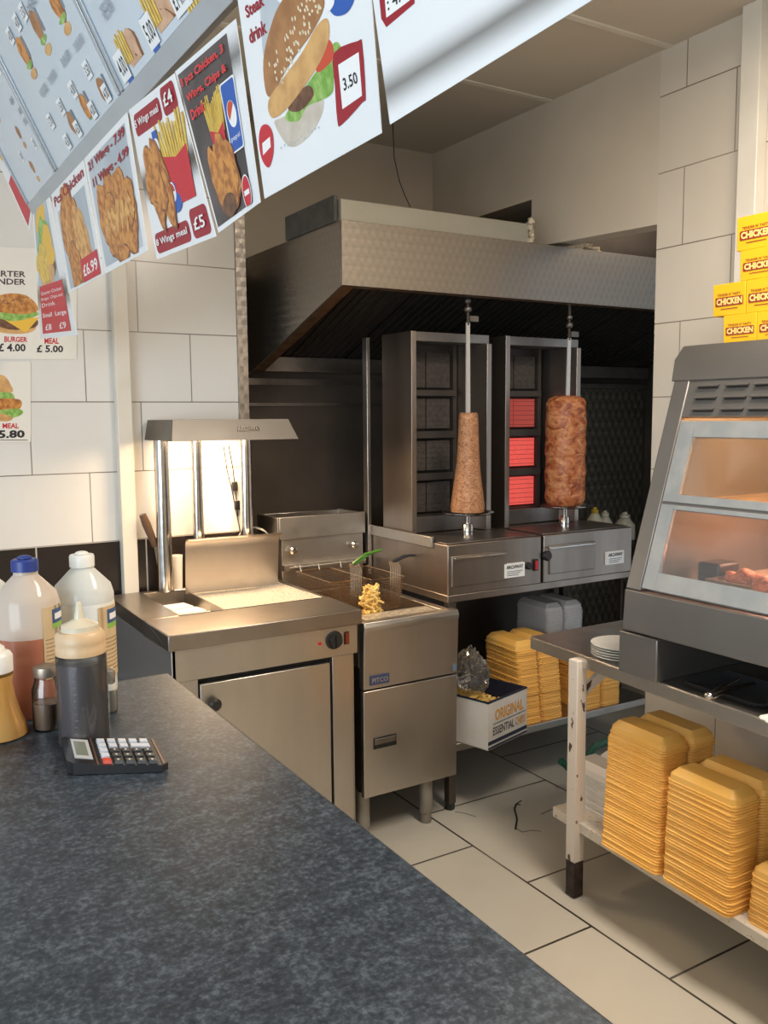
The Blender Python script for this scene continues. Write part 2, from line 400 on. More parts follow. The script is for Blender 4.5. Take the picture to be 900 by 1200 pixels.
# ================================================================== HOOD AND DUCT
SWX = swirl_mat('swirled_steel_front', (.31, .275, .235), .34, 0, 2, .034, .16)
SWY = swirl_mat('swirled_steel_side', (.33, .30, .265), .34, 1, 2, .034, .10, .03)
SWB = swirl_mat('swirled_splashback', (.30, .285, .24), .33, 0, 2, .055, .6, .3)
hood = thing('extractor_hood', 'large stainless extractor hood with swirled finish above the kebab grills', 'extractor hood', (1.62, 2.965, 2.137))
hx0, hx1, hy, hzt, hzb = 1.62, 4.25, 2.965, 2.374, 2.137
mb = MB(SWX); mb.box(hx0, hx1, hy-.01, hy, hzb, hzt); mb.build('front_panel', hood, .001)
mb = MB(SWY); mb.prism([(hx0, hy, hzt), (hx0, YR-.005, hzt), (hx0, YR-.005, 1.84), (hx0, 3.83, 1.86), (hx0, hy, hzb)], (.012, 0, 0)); mb.build('side_panel', hood, .001)
mb = MB(STEELD); mb.box(hx0+.012, hx1, hy, YR-.005, hzt-.012, hzt-.002); mb.build('top_panel', hood)
LIP = mat('greasy_copper_lip', (.45, .28, .17), .4, 1, 20, (.2, .12, .08), .7)
mb = MB(LIP); mb.box(hx0+.012, hx1, hy, hy+.05, hzb, hzb+.008)
mb.prism([(hx0+.012, hy, hzb), (hx0+.012, 3.83, 1.86), (hx0+.012, 3.83, 1.868), (hx0+.012, hy, hzb+.008)], (.05, 0, 0)); mb.build('rim_lip', hood)
FILT = mat('black_greasy_filter', (.03, .026, .022), .55, .3)
mb = MB(FILT)
for k in range(6):
    x = 1.72+k*.42
    a = [(x, 3.12, 2.22), (x+.40, 3.12, 2.22), (x+.40, 3.86, 1.93), (x, 3.86, 1.93)]
    mb.set(FILT).hexa([Vector(p)+Vector((0, 0, .03)) for p in a], a)
    for j in range(9):
        xx = x+.02+j*.042
        mb.set(FILT).hexa([(xx, 3.14, 2.205), (xx+.02, 3.14, 2.205), (xx+.02, 3.84, 1.931), (xx, 3.84, 1.931)], [(xx, 3.14, 2.214), (xx+.02, 3.14, 2.214), (xx+.02, 3.84, 1.94), (xx, 3.84, 1.94)])
mb.build('grease_filter', hood)
mb = MB(STEELD); mb.box(hx0+.02, hx1, 3.84, 3.90, 1.86, 1.93); mb.build('gutter', hood, .003)
duct = thing('duct_box', 'pale galvanised duct box lying on top of the extractor hood', 'duct', (1.62, 2.965, 2.374))
GALV = mat('galvanised_sheet', (.36, .345, .29), .5, .35, 6, (.40, .38, .32), .6)
B('casing', duct, GALV, 1.625, 2.532, 2.968, 3.42, hzt, 2.455, .004)
B('side_lagging', duct, mat('dark_lagging', (.10, .10, .095), .8, 0, 20, (.05, .05, .05), .6), 1.608, 1.624, 2.99, 3.42, hzt, 2.47, .003)
FOAMY = mat('yellowed_filler_foam', (.62, .55, .42), .8, 0, 40, (.3, .24, .16), .7, .6, 60)
mb = MB(FOAMY); rnd = random.Random(2)
for i in range(16): mb.blob((2.55+rnd.uniform(-.012, .012), 2.975+rnd.uniform(-.01, .03), 2.378+i*.0062), .014, .014, .012, 8, 6, .3, i)
mb.build('sealant', duct)
mb = MB(FOAMY)
mb.blob((2.86, 3.05, 2.40), .10, .05, .025, 14, 8, .3, 3); mb.blob((2.95, 3.04, 2.39), .08, .05, .018, 14, 8, .3, 5)
mb.build('insulation_scrap', label='crumpled pale insulation scrap on the hood under the bulkhead', cat='insulation')
mb = MB(BLACK); pts = [at(460, 165, 1, 3.5), at(462, 185, 1, 3.5), at(468, 212, 1, 3.5), at(474, 228, 1, 3.5), at(481, 243, 1, 3.5)]
pts[0].z = CZ
mb.tube(pts, .0025, 6); mb.build('hanging_wire', label='thin black wire hanging from the ceiling behind the duct', cat='wire')

# splashbacks
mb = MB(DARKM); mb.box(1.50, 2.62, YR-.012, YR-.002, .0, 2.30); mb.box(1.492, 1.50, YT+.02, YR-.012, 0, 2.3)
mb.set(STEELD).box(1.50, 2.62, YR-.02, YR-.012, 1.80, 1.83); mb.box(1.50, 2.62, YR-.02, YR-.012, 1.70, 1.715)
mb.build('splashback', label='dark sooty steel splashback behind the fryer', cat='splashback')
sp = thing('splashback', 'swirl-patterned steel splashback behind the second kebab grill', 'splashback', (3.4, YR-.01, .9))
B('panel', sp, SWB, 2.63, 4.29, YR-.014, YR-.004, .0, 1.80, 0)
B('ledge', sp, STEELD, 2.63, 4.29, YR-.05, YR-.014, 1.80, 1.83, .002)
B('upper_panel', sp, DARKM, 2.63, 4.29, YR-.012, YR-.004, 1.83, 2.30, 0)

# ================================================================== BENCH UNDER THE KEBAB GRILLS
bx0, bx1, by0, by1 = 2.05, 3.35, 2.88, 3.60
bench = thing('steel_bench', 'low stainless bench carrying the two kebab grills', 'bench', (bx0, by0, 0))
B('bench_top', bench, STEELK, bx0, bx1, by0, by1, .888, .918, .003)
for x, y in ((2.075, 2.90), (3.30, 2.90), (2.075, 3.55), (3.30, 3.55)):
    mb = MB(DARKM); mb.box(x-.018, x+.018, y-.018, y+.018, .03, .888); mb.set(BLACKR).lathe((x, y, 0), [(.016, 0), (.02, .004), (.02, .03)], 14); mb.build('leg', bench, .002)
B('undershelf', bench, STEELH, bx0-.01, 3.22, 2.86, 3.5, .262, .295, .003)
# dark backing under the bench
mb = MB(DARKM); mb.box(2.10, 3.30, 3.62, 3.64, 0.0, .87); mb.build('back_panel', bench, label='dark back panel')

# ---- kebab grills
GLOWH = mat('glowing_burner_brick', (.35, .05, .03), .7, 0, 60, (.15, .02, .02), .5, emis=(1, .12, .10), estr=.50)
GLOWM = mat('faintly_glowing_burner_brick', (.30, .06, .04), .7, emis=(1, .12, .11), estr=.16)
COLDB = mat('cold_burner_brick', (.09, .075, .066), .8, 0, 50, (.05, .04, .035), .7)
rows = [(1.21, 1.345), (1.40, 1.535), (1.59, 1.725), (1.775, 1.93)]
def kebab_grill(x0, x1, hx0_, hx1_, label, glow, knob_side):
    yb = 3.40
    g = thing('kebab_grill', label, 'kebab grill', (x0, by0, .918))
    z0, z1 = .918, 1.125
    B('base_tray', g, STEELK, x0, x1, by0, 3.56, z0, z1, .003)
    B('drip_drawer', g, STEELK, x0+.015 if knob_side > 0 else x0+.03, x0+.30, by0-.008, by0+.002, z0+.035, z1-.045, .003, label='shallow front drawer')
    B('drawer_lip', g, CHROME, x0+.02, x0+.29, by0-.022, by0-.006, z1-.058, z1-.050, .002)
    B('top_surface', g, STEELD, x0+.01, x1-.01, by0+.02, 3.15, z1, z1+.006, .002)
    # badge with the maker's name
    bxc = x0+.285 if knob_side > 0 else x1-.17
    sh = Sheet((bxc, by0-.011, z0+.105), (bxc+.11, by0-.011, z0+.105), (bxc+.11, by0-.011, z0+.045), (bxc, by0-.011, z0+.045))
    mb = MB(PRWHITE); mb.box(bxc, bxc+.11, by0-.010, by0, z0+.045, z0+.105)
    sh.text(mb, INK, 'ARCHWAY', .08, .92, .62, .88, .03)
    for k in range(3): sh.rect(mb, GREYT, .12, .88-.1*k, .42-k*.14, .47-k*.14)
    mb.build('maker_badge', g, label='white badge')
    if knob_side > 0:
        mb = MB(HANDLEK); mb.T = Matrix.Translation((x1-.075, by0, z0+.085)) @ Matrix.Rotation(pi/2, 4, 'X'); mb.lathe((0, 0, 0), [(.016, 0), (.016, .012), (.012, .02), (.0, .02)], 20)
        mb.build('control_knob', g)
        mb = MB(BLACK); mb.box(x1-.045, x1-.022, by0-.008, by0, z0+.06, z0+.11); mb.set(RED).box(x1-.040, x1-.027, by0-.011, by0-.008, z0+.066, z0+.104); mb.build('rocker_switch', g)
    else:
        mb = MB(HANDLEK); mb.T = Matrix.Translation((x0+.012, by0, z0+.12)) @ Matrix.Rotation(pi/2, 4, 'X'); mb.lathe((0, 0, 0), [(.022, 0), (.022, .014), (.016, .022), (.0, .022)], 20)
        mb.build('control_knob', g)
    # burner housing: two wings, top, bottom and back
    hz0, hz1, yf, yb = z1+.004, 2.005, 3.16, 3.40
    mb = MB(STEELK)
    w = .026
    mb.box(hx0_, hx0_+w, yf, yb, hz0, hz1); mb.build('side_wing', g, .002)
    mb = MB(STEELK)
    mb.prism([(hx1_-w, yf, hz0), (hx1_, yf, hz0), (hx1_, yb, hz0), (hx1_-w-.05, yb, hz0), (hx1_-w-.05, yb-.02, hz0)], (0, 0, hz1-.04-hz0)); mb.build('side_wing', g, .002)
    B('housing_top', g, STEELD, hx0_+w, hx1_, yf+.02, yb, hz1-.04, hz1, .002)
    B('back_plate', g, DARKM, hx0_+w, hx1_-w, yb-.03, yb, hz0, hz1-.04, 0)
    B('lower_guard', g, STEELD, hx0_+w, hx1_-w-.02, 3.25, 3.27, hz0, hz0+.07, .002)
    mb = MB(DARKM)
    mb.box(hx0_+w, hx0_+w+.035, 3.33, 3.37, hz0, hz1-.04); mb.box(hx0_+.34, hx0_+.36, 3.33, 3.37, hz0, hz1-.04)
    for a, b in zip(rows, rows[1:]): mb.box(hx0_+w+.03, hx0_+.35, 3.315, 3.37, a[1]+.012, b[0]-.012)
    mb.box(hx0_+w+.03, hx0_+.35, 3.32, 3.37, hz0+.0, rows[0][0]-.01)
    mb.build('burner_frame', g)
    for i, (a, b) in enumerate(rows):
        mb = MB([COLDB, GLOWH, GLOWM][glow[i]])
        x = hx0_+w+.037
        for k in range(2):
            mb.box(x+k*.136, x+.13+k*.136, 3.342, 3.37, a, b)
        for k in range(6): mb.set(DARKM).box(x, x+.266, 3.3405, 3.3425, a+(b-a)*(k+.5)/6-.0008, a+(b-a)*(k+.5)/6+.0008)
        if not glow[i]: mb.set(CHROME).box(x+.012, x+.022, 3.325, 3.342, (a+b)/2-.012, (a+b)/2+.012)
        mb.build('burner_brick', g, label=['unlit ceramic burner', 'glowing red burner', 'dim red burner'][glow[i]])
    return g
g1 = kebab_grill(2.05, 2.545, 2.06, 2.49, 'kebab grill with dark unlit burners behind the slim tapered meat cone', [0, 0, 0, 0], 1)
g2 = kebab_grill(2.56, 3.10, 2.57, 3.03, 'kebab grill with glowing red burners behind the thick meat stack', [1, 1, 2, 0], -1)
# guard strip and tall post at the left of the first grill
mb = MB(STEEL); mb.box(2.036, 2.049, 2.98, 3.48, 1.105, 1.150); mb.build('guard_strip', g1, .002)
mb = MB(STEEL); mb.box(2.028, 2.046, 3.48, 3.52, .92, 2.0); mb.build('corner_post', g1, .002)

def spit(cx, cy, ztop, zmeat_top, lean, g, label):
    t = thing('spit', label, 'spit', (cx, cy, 1.131))
    mb = MB(CHROME); mb.lathe((cx, cy, 1.1315), [(.024, 0), (.024, .05), (.02, .055), (.012, .055), (.012, .095)], 20)
    mb.set(DARKM)
    mb.lathe((cx+.0, cy-.0, 1.150), [(.0245, 0), (.0245, .004)], 20); mb.build('motor_socket', t)
    mb = MB(CHROME); mb.lathe((cx, cy, 1.226), [(.0, 0), (.105, .002), (.112, .008), (.112, .010), (.10, .006), (.0, .005)], 40); mb.build('drip_plate', t)
    mb = MB(mat('skewer_steel', (.62, .60, .57), .45, .5)); mb.hexa([(cx-.013, cy-.003, 1.23), (cx+.013, cy-.003, 1.23), (cx+.013, cy+.003, 1.23), (cx-.013, cy+.003, 1.23)],
                             [(cx-.009+lean, cy-.003, ztop), (cx+.009+lean, cy-.003, ztop), (cx+.009+lean, cy+.003, ztop), (cx-.009+lean, cy+.003, ztop)]); mb.build('skewer', t)
    mb = MB(DARKM); mb.tube([(cx+lean, cy, ztop-.01), (cx+lean, cy, 2.17)], .006, 8)
    mb.set(STEELD).blob((cx+lean, cy, ztop+.055), .017, .017, .015, 12, 8); mb.blob((cx+lean, cy, ztop+.09), .014, .014, .013, 12, 8)
    mb.box(cx+lean+.005, cx+lean+.05, cy-.008, cy+.008, ztop+.005, ztop+.028); mb.build('top_clamp', t)
    return t
spit(2.262, 3.03, 2.035, 1.66, -.003, g1, 'steel kebab spit running through the slim tapered meat cone')
spit(2.79, 3.0, 1.99, 1.59, .012, g2, 'steel kebab spit running through the thick meat stack')
def rmeat(name, c1, c2, c3, sc, bump):
    M = bpy.data.materials.new(name); M.use_nodes = True; N = M.node_tree.nodes; L = M.node_tree.links; b = N['Principled BSDF']
    tc = N.new('ShaderNodeTexCoord'); mp = N.new('ShaderNodeMapping'); mp.inputs['Scale'].default_value = (1, 1, 1.6); L.new(tc.outputs['Object'], mp.inputs[0])
    n = N.new('ShaderNodeTexNoise'); n.inputs['Scale'].default_value = sc; n.inputs['Detail'].default_value = 8; n.inputs['Distortion'].default_value = 1.5
    L.new(mp.outputs[0], n.inputs[0]); cr = N.new('ShaderNodeValToRGB'); e = cr.color_ramp.elements
    e[0].position = .36; e[0].color = (*c1, 1); e[1].position = .66; e[1].color = (*c3, 1); q = e.new(.5); q.color = (*c2, 1)
    L.new(n.outputs[0], cr.inputs[0]); L.new(cr.outputs[0], b.inputs['Base Color']); b.inputs['Roughness'].default_value = .45
    bp = N.new('ShaderNodeBump'); bp.inputs['Strength'].default_value = bump; bp.inputs['Distance'].default_value = .008
    L.new(n.outputs[0], bp.inputs['Height']); L.new(bp.outputs[0], b.inputs['Normal']); return M
MEAT1 = rmeat('doner_meat', (.24, .095, .04), (.40, .185, .085), (.52, .28, .14), 60, .4)
MEAT2 = rmeat('stacked_chicken_meat', (.22, .05, .015), (.42, .135, .045), (.56, .26, .11), 18, .6)
mb = MB(MEAT1); mb.lathe((2.262, 3.03, 1.2375), [(.0, 0), (.070, .0), (.074, .02), (.066, .08), (.056, .15), (.049, .22), (.045, .30), (.042, .38), (.040, .415), (.036, .422), (.0, .422)], 40,
    wob=lambda a, z: .025*sin(3*a+z*9)+.012*sin(11*a+z*40))
mb.build('doner_meat', label='slim tapered brown doner meat cone on the left spit', cat='kebab meat')
mb = MB(MEAT2)
prof = [(.0, 0), (.070, .0), (.084, .012)]+[(.090+.002*sin(z*55)+.0012*sin(z*140), z) for z in [.03+.012*k for k in range(35)]]+[(.088, .462), (.078, .482), (.055, .493), (.0, .496)]
mb.lathe((2.79, 3.0, 1.2375), prof, 56, wob=lambda a, z: .012*sin(4*a+z*35)+.009*sin(9*a-z*60)+.006*sin(17*a+z*90))
mb.build('chicken_kebab_meat', label='thick orange-brown stacked chicken meat on the right spit', cat='kebab meat')
# sauce bottles behind the second grill
DIMW = mat('cream_bottle_plastic', (.70, .68, .55), .4)
def small_bottle(px, py, top, capm, label, w):
    y = 3.655; p = at(px, py, 1, y); p.z = 1.0
    k = ppm(p); zt = at(px, top, 1, y).z; t = thing('sauce_bottle', label, 'bottle', (p.x, y, .918))
    mb = MB(DIMW); r = w/k; zb = .9185
    mb.lathe((p.x, y, zb), [(.0, 0), (r, .0), (r, zt-zb-.075), (r*.45, zt-zb-.035)], 20); mb.build('bottle_body', t)
    mb = MB(capm); mb.lathe((p.x, y, zt-.035), [(r*.5, .001), (r*.5, .018), (r*.3, .022), (r*.2, .034), (0, .035)], 16); mb.build('cap', t)
BSH = thing('back_shelf', 'dark shelf strip behind the second kebab grill', 'shelf', (3.1, 3.62, .9))
B('board', BSH, STEELD, 2.6, 3.9, 3.605, 3.70, .890, .918, .002); B('board_leg', BSH, STEELD, 3.86, 3.88, 3.66, 3.69, 0, .89)
B('board_leg', BSH, STEELD, 2.62, 2.64, 3.66, 3.69, 0, .89)
small_bottle(697, 610, 594, mat('yellow_cap', (.62, .45, .04), .4), 'small bottle with yellow cap beside the thick meat stack', 9)
small_bottle(709, 612, 598, DIMW, 'small cream bottle with white cap between yellow-capped and widest bottles', 9)
small_bottle(732, 615, 600, DIMW, 'wider cream sauce bottle nearest the tiled wall end', 12)

# ================================================================== FRYER
fx0, fx1, fy = 1.602, 2.036, 2.80
fr = thing('deep_fryer', 'stainless deep fryer cabinet on tubular legs beside the chip scuttle', 'fryer', (1.82, 3.1, 0))
B('cabinet_body', fr, STEELD, fx0+.012, fx1-.006, fy+.03, 3.50, .20, .70, .003)
mb = MB(STEEL); mb.prism([(fx0, fy, .195), (fx0, fy-.004, .615), (fx0, fy+.022, .615), (fx0, fy+.022, .195)], (fx1-fx0, 0, 0)); mb.build('door', fr, .003)
mb = MB(BLACK); mb.box(1.643, 1.746, fy-.005, fy+.001, .383, .428); mb.set(STEELD).box(1.648, 1.741, fy-.007, fy-.004, .400, .423); mb.build('door_handle', fr, .002)
mb = MB(STEEL)
mb.prism([(fx0, fy-.004, .622), (fx0, fy-.012, .84), (fx0, fy-.018, .862), (fx0, fy-.010, .882), (fx0, fy+.03, .882), (fx0, fy+.03, .622)], (fx1-fx0, 0, 0)); mb.build('front_panel', fr, .003)
sh = Sheet((1.628, fy-.0115, .672), (1.712, fy-.0115, .672), (1.712, fy-.0105, .640), (1.628, fy-.0105, .640))
mb = MB(mat('badge_blue', (.05, .07, .16), .4)); mb.box(1.628, 1.712, fy-.010, fy-.004, .638, .674); sh.lay = .001
sh.text(mb, mat('badge_silver', (.5, .5, .52), .3, .8), 'PITCO', .08, .92, .2, .8, .03); mb.build('maker_badge', fr)
mb = MB(mat('blue_sticker', (.12, .20, .30), .5)); mb.box(2.012, 2.030, fy-.0062, fy-.003, .635, .66); mb.build('round_sticker', fr)
# tub
mb = MB(STEEL); mb.box(fx0, 1.64, fy+.03, 3.50, .70, .875); mb.box(2.0, fx1, fy+.03, 3.50, .70, .875)
mb.box(1.64, 2.0, fy+.03, fy+.17, .70, .870); mb.box(1.64, 2.0, 3.47, 3.50, .70, .875); mb.box(1.64, 2.0, fy+.17, 3.47, .66, .70); mb.build('tub', fr, .003)
OIL = mat('frying_oil', (.10, .05, .012), .08, 0, spec=.8); B('oil', fr, OIL, 1.642, 1.998, fy+.172, 3.468, .701, .755, 0)
FLUTE = mat('crumb_covered_ledge', (.62, .56, .48), .4, .6, 60, (.85, .78, .62), 1, .5, 120, lo=.5, hi=.56); B('front_ledge', fr, FLUTE, 1.66, 1.985, fy+.045, fy+.145, .870, .8735, .001)
# flue riser
mb = MB(STEEL); mb.box(1.60, 2.01, 3.50, 3.72, .88, 1.115); mb.build('riser', fr, .003)
mb = MB(STEELH); mb.box(1.585, 2.015, 3.485, 3.505, 1.115, 1.212); mb.box(1.585, 2.015, 3.72, 3.735, 1.115, 1.205); mb.box(1.585, 1.60, 3.505, 3.72, 1.115, 1.208); mb.box(2.0, 2.015, 3.505, 3.72, 1.115, 1.208)
mb.set(DARKM).box(1.60, 2.0, 3.505, 3.72, 1.115, 1.12); mb.build('flue_box', fr, .002)
B('riser_body', fr, STEELD, 1.61, 2.0, 3.501, 3.72, .20, .88, 0)
for x in (1.645, 1.955):
    mb = MB(CHROME); mb.T = Matrix.Translation((x, 3.50, 1.065)) @ Matrix.Rotation(pi/2, 4, 'X'); mb.lathe((0, 0, 0), [(.006, 0), (.006, .015), (.016, .018), (.018, .026), (.012, .036), (0, .038)], 16); mb.build('hanger_knob', fr)
mb = MB(STEEL); mb.box(1.60, 2.01, 3.475, 3.50, .975, 1.0); mb.tube([(1.62, 3.46, .992), (2.0, 3.46, .992)], .004, 8)
for x in (1.66, 1.75, 1.86, 1.95): mb.tube([(x, 3.475, .985), (x, 3.445, 1.0), (x, 3.435, .975)], .003, 6)
mb.build('basket_rail', fr)
LEGM = mat('grey_tubular_leg', (.36, .33, .29), .45, .5, 10, (.2, .18, .15), .6)
for x, y in ((1.635, 2.87), (1.925, 2.86), (1.635, 3.40), (1.98, 3.40)):
    mb = MB(LEGM); mb.lathe((x, y, 0), [(.018, 0), (.023, .003), (.023, .04), (.0275, .045), (.0275, .199)], 20); mb.build('leg', fr)

WIREM = mat('greasy_wire', (.36, .26, .17), .4, .9)
def basket(x0, x1, y0, y1, z1, z0, label, hcol, hdir, hl):
    t = thing('frying_basket', label, 'fryer basket', ((x0+x1)/2, (y0+y1)/2, z0))
    ins = .02
    def ringp(z, k): return [(x0+ins*k, y0+ins*k, z), (x1-ins*k, y0+ins*k, z), (x1-ins*k, y1-ins*k, z), (x0+ins*k, y1-ins*k, z)]
    mb = MB(WIREM); mb.tube(ringp(z1, 0), .0035, 6, close=True); mb.build('rim', t)
    mb = MB(WIREM)
    top = ringp(z1, 0); bot = ringp(z0, 1)
    for q in range(4):
        A, Bq = Vector(top[q]), Vector(top[(q+1) % 4]); C, D = Vector(bot[q]), Vector(bot[(q+1) % 4])
        n = int((Bq-A).length/.011)
        for i in range(n): mb.tube([A.lerp(Bq, i/n), C.lerp(D, i/n)], .0011, 3, cap=False)
    for k in range(1, 13): mb.tube([Vector(a).lerp(Vector(b), k/13) for a, b in zip(top, bot)], .0011, 3, close=True)
    n = int((y1-y0)/.013)
    for i in range(n): y = y0+ins+(y1-y0-2*ins)*i/n; mb.tube([(x0+ins, y, z0), (x1-ins, y, z0)], .0011, 3, cap=False)
    n = int((x1-x0)/.013)
    for i in range(n): x = x0+ins+(x1-x0-2*ins)*i/n; mb.tube([(x, y0+ins, z0), (x, y1-ins, z0)], .0011, 3, cap=False)
    mb.build('wire_mesh', t)
    # handle: a bent wire bracket on the front end, then the grip
    xc = (x0+x1)/2+.03; mb = MB(WIREM)
    for k in range(7): mb.tube([(xc-.024+.008*k, y0-.004, z0+.02), (xc-.024+.008*k, y0-.006, z1+.045), (xc-.02+.0065*k, y0+.01, z1+.068)], .0016, 5)
    mb.build('handle_bracket', t)
    a = Vector((xc, y0+.008, z1+.068)); b = a+Vector(hdir)*hl; c = a.lerp(b, .5)+Vector((0, 0, .012))
    q = Vector((.012, 0, 0))
    mb = MB(hcol); mb.tube([a-q*.6, (c-q), b], .0055, 8); mb.tube([a+q*.6, (c+q), b], .0055, 8); mb.build('handle', t)
GREENH = mat('green_handle', (.07, .22, .02), .35); BLKH = mat('black_handle', (.03, .032, .04), .35)
basket(1.645, 1.815, 3.13, 3.45, .975, .83, 'wire frying basket with green looped handle, empty', GREENH, (.62, -.25, .32), .17)
basket(1.835, 1.995, 3.12, 3.44, .968, .83, 'wire frying basket with thin black handle, chips below it', BLKH, (.80, .0, .10), .16)
CHIPM = mat('cooked_chips', (.95, .70, .24), .5, 0, 40, (.80, .48, .12), .6)
mb = MB(CHIPM); rnd = random.Random(9)
for i in range(190):
    t = rnd.random(); h = rnd.random()
    c = Vector((1.785+.06*(rnd.random()-.5)*(1.6-h), 3.05+.05*(rnd.random()-.5)*(2-h), .775+.185*h)) if i < 160 else Vector((1.82+rnd.uniform(-.06, .08), 3.02+rnd.uniform(-.03, .03), .765+rnd.uniform(0, .02)))
    d = Vector((rnd.uniform(-1, 1), rnd.uniform(-1, 1), rnd.uniform(-.6, 1))).normalized()*.022
    mb.tube([c-d, c+d], .0055, 4)
mb.build('chips', label='heap of golden chips standing up in the fryer', cat='chips', kind='stuff')

# ================================================================== CHIP SCUTTLE (heated chip station)
hx0_, hx1_ = .868, 1.578; hyf, hyb, hz = 2.785, 3.555, .94
sc = thing('chip_scuttle', 'stainless heated chip scuttle cabinet with lamp canopy in the corner', 'chip scuttle', (1.2, 3.1, 0))
# rolled top deck around the well
wx0, wx1, wy0, wy1 = .985, 1.562, 3.045, 3.52; dv = 1.165
mb = MB(DECKM)
mb.box(hx0_-.012, hx1_+.008, hyf-.012, wy0, hz-.055, hz); mb.box(hx0_-.012, wx0, wy0, hyb, hz-.055, hz); mb.box(wx1, hx1_+.008, wy0, hyb, hz-.055, hz); mb.box(wx0, wx1, wy1, hyb, hz-.055, hz)
mb.build('deck', sc, .004)
mb = MB(DECKM)
# well
WELLM = mat('crumb_speckled_steel', (.80, .74, .64), .35, .35, 150, (.22, .10, .04), 1, .2, 150, lo=.60, hi=.63)
mb = MB(WELLM); z0 = hz-.014
mb.hexa([(dv, wy0, hz-.006), (wx1, wy0, hz-.006), (wx1, wy0+.02, z0), (dv, wy0+.02, z0)], [(dv, wy0-.004, hz-.02), (wx1, wy0-.004, hz-.02), (wx1, wy0+.02, z0-.006), (dv, wy0+.02, z0-.006)])
mb.box(dv, wx1, wy0+.02, wy1, z0-.006, z0)
mb.hexa([(wx1-.13, wy0, z0), (wx1, wy0, z0), (wx1, wy1, z0), (wx1-.13, wy1, z0)], [(wx1-.008, wy0, hz-.003), (wx1, wy0, hz-.003), (wx1, wy1, hz-.003), (wx1-.008, wy1, hz-.003)])
mb.build('well', sc)
mb = MB(DECKM); mb.box(wx0, dv, wy0, wy1, hz-.075, hz-.069); mb.box(dv-.006, dv, wy0, wy1, hz-.075, hz-.004)
mb.box(wx0, wx0+.006, wy0, wy1, hz-.075, hz-.002); mb.box(wx0, dv, wy0, wy0+.006, hz-.075, hz-.002); mb.box(wx0, dv, wy1-.006, wy1, hz-.075, hz-.002)
mb.build('side_container', sc)
DIV = mat('white_paper_liner', (.86, .84, .78), .6)
mb = MB(DIV)
rnd = random.Random(3)
for k in range(3):
    y = wy0+.03+.10*k; mb.hexa([(wx0+.015, y, hz-.05-.01*k), (dv-.04+.012*k, y-.01, hz-.05), (dv-.04+.012*k, y+.10, hz-.055), (wx0+.015, y+.11, hz-.06)],
        [(wx0+.015, y, hz-.016-.006*k), (dv-.02-.018*k, y-.01, hz-.018), (dv-.02-.018*k, y+.10, hz-.026), (wx0+.015, y+.11, hz-.03)])
mb.build('paper_bags', label='white paper bags lying in the left compartment of the chip scuttle', cat='paper bags', kind='stuff')
# body
B('side_panel', sc, mat('brushed_side_panel', (.42, .41, .40), .35, .7), hx0_, hx0_+.015, hyf, hyb, .10, hz-.055, .002)
B('side_panel', sc, STEELH, hx1_-.03, hx1_-.012, hyf+.02, hyb, .10, hz-.055, .002)
B('back_panel', sc, STEELD, hx0_+.015, hx1_-.03, hyb-.015, hyb, .10, hz-.055, 0)
B('base_panel', sc, STEELD, hx0_+.015, hx1_-.03, hyf+.02, hyb-.015, .10, .115, 0)
B('control_panel', sc, STEEL, hx0_+.002, hx1_-.006, hyf, hyf+.03, .775, hz-.055, .002)
B('front_stile', sc, STEEL, hx0_+.015, .958, hyf+.005, hyf+.03, .10, .775); B('front_stile', sc, STEEL, 1.468, hx1_-.028, hyf+.005, hyf+.03, .10, .775)
mb = MB(BLACKR); mb.box(.958, 1.468, hyf+.03, hyf+.04, .115, .775); mb.build('door_shade_sheet', sc, label='black sheet for the shade behind the door')  # black sheet, shade around the door put in as colour
B('door', sc, STEEL, .964, 1.457, hyf+.002, hyf+.022, .14, .755, .003)
mb = MB(HANDLEK); mb.T = Matrix.Translation((1.006, hyf+.002, .685)) @ Matrix.Rotation(pi/2, 4, 'X'); mb.lathe((0, 0, 0), [(.01, 0), (.01, .012), (.02, .015), (.022, .028), (.014, .036), (0, .037)], 20); mb.build('door_knob', sc)
mb = MB(HANDLEK); mb.T = Matrix.Translation((1.473, hyf, .838)) @ Matrix.Rotation(pi/2, 4, 'X'); mb.lathe((0, 0, 0), [(.034, 0), (.034, .004), (.025, .006), (.023, .026), (0, .027)], 28)
mb.box(-.006, .006, -.02, .02, .02, .034); mb.build('thermostat_knob', sc)
mb = MB(BLACK); mb.box(1.515, 1.535, hyf-.004, hyf, .815, .862); mb.set(mat('switch_red', (.22, .03, .015), .3)).box(1.518, 1.532, hyf-.008, hyf-.003, .819, .858); mb.build('rocker_switch', sc)
mb = MB(RED); mb.T = Matrix.Translation((1.415, hyf, .833)) @ Matrix.Rotation(pi/2, 4, 'X'); mb.lathe((0, 0, 0), [(.007, 0), (.006, .005), (0, .007)], 14); mb.build('pilot_light', sc)
for x in (.90, 1.52):
    for y in (2.84, 3.5): mb = MB(LEGM); mb.lathe((x, y, 0), [(.02, 0), (.02, .099)], 14); mb.build('foot', sc)
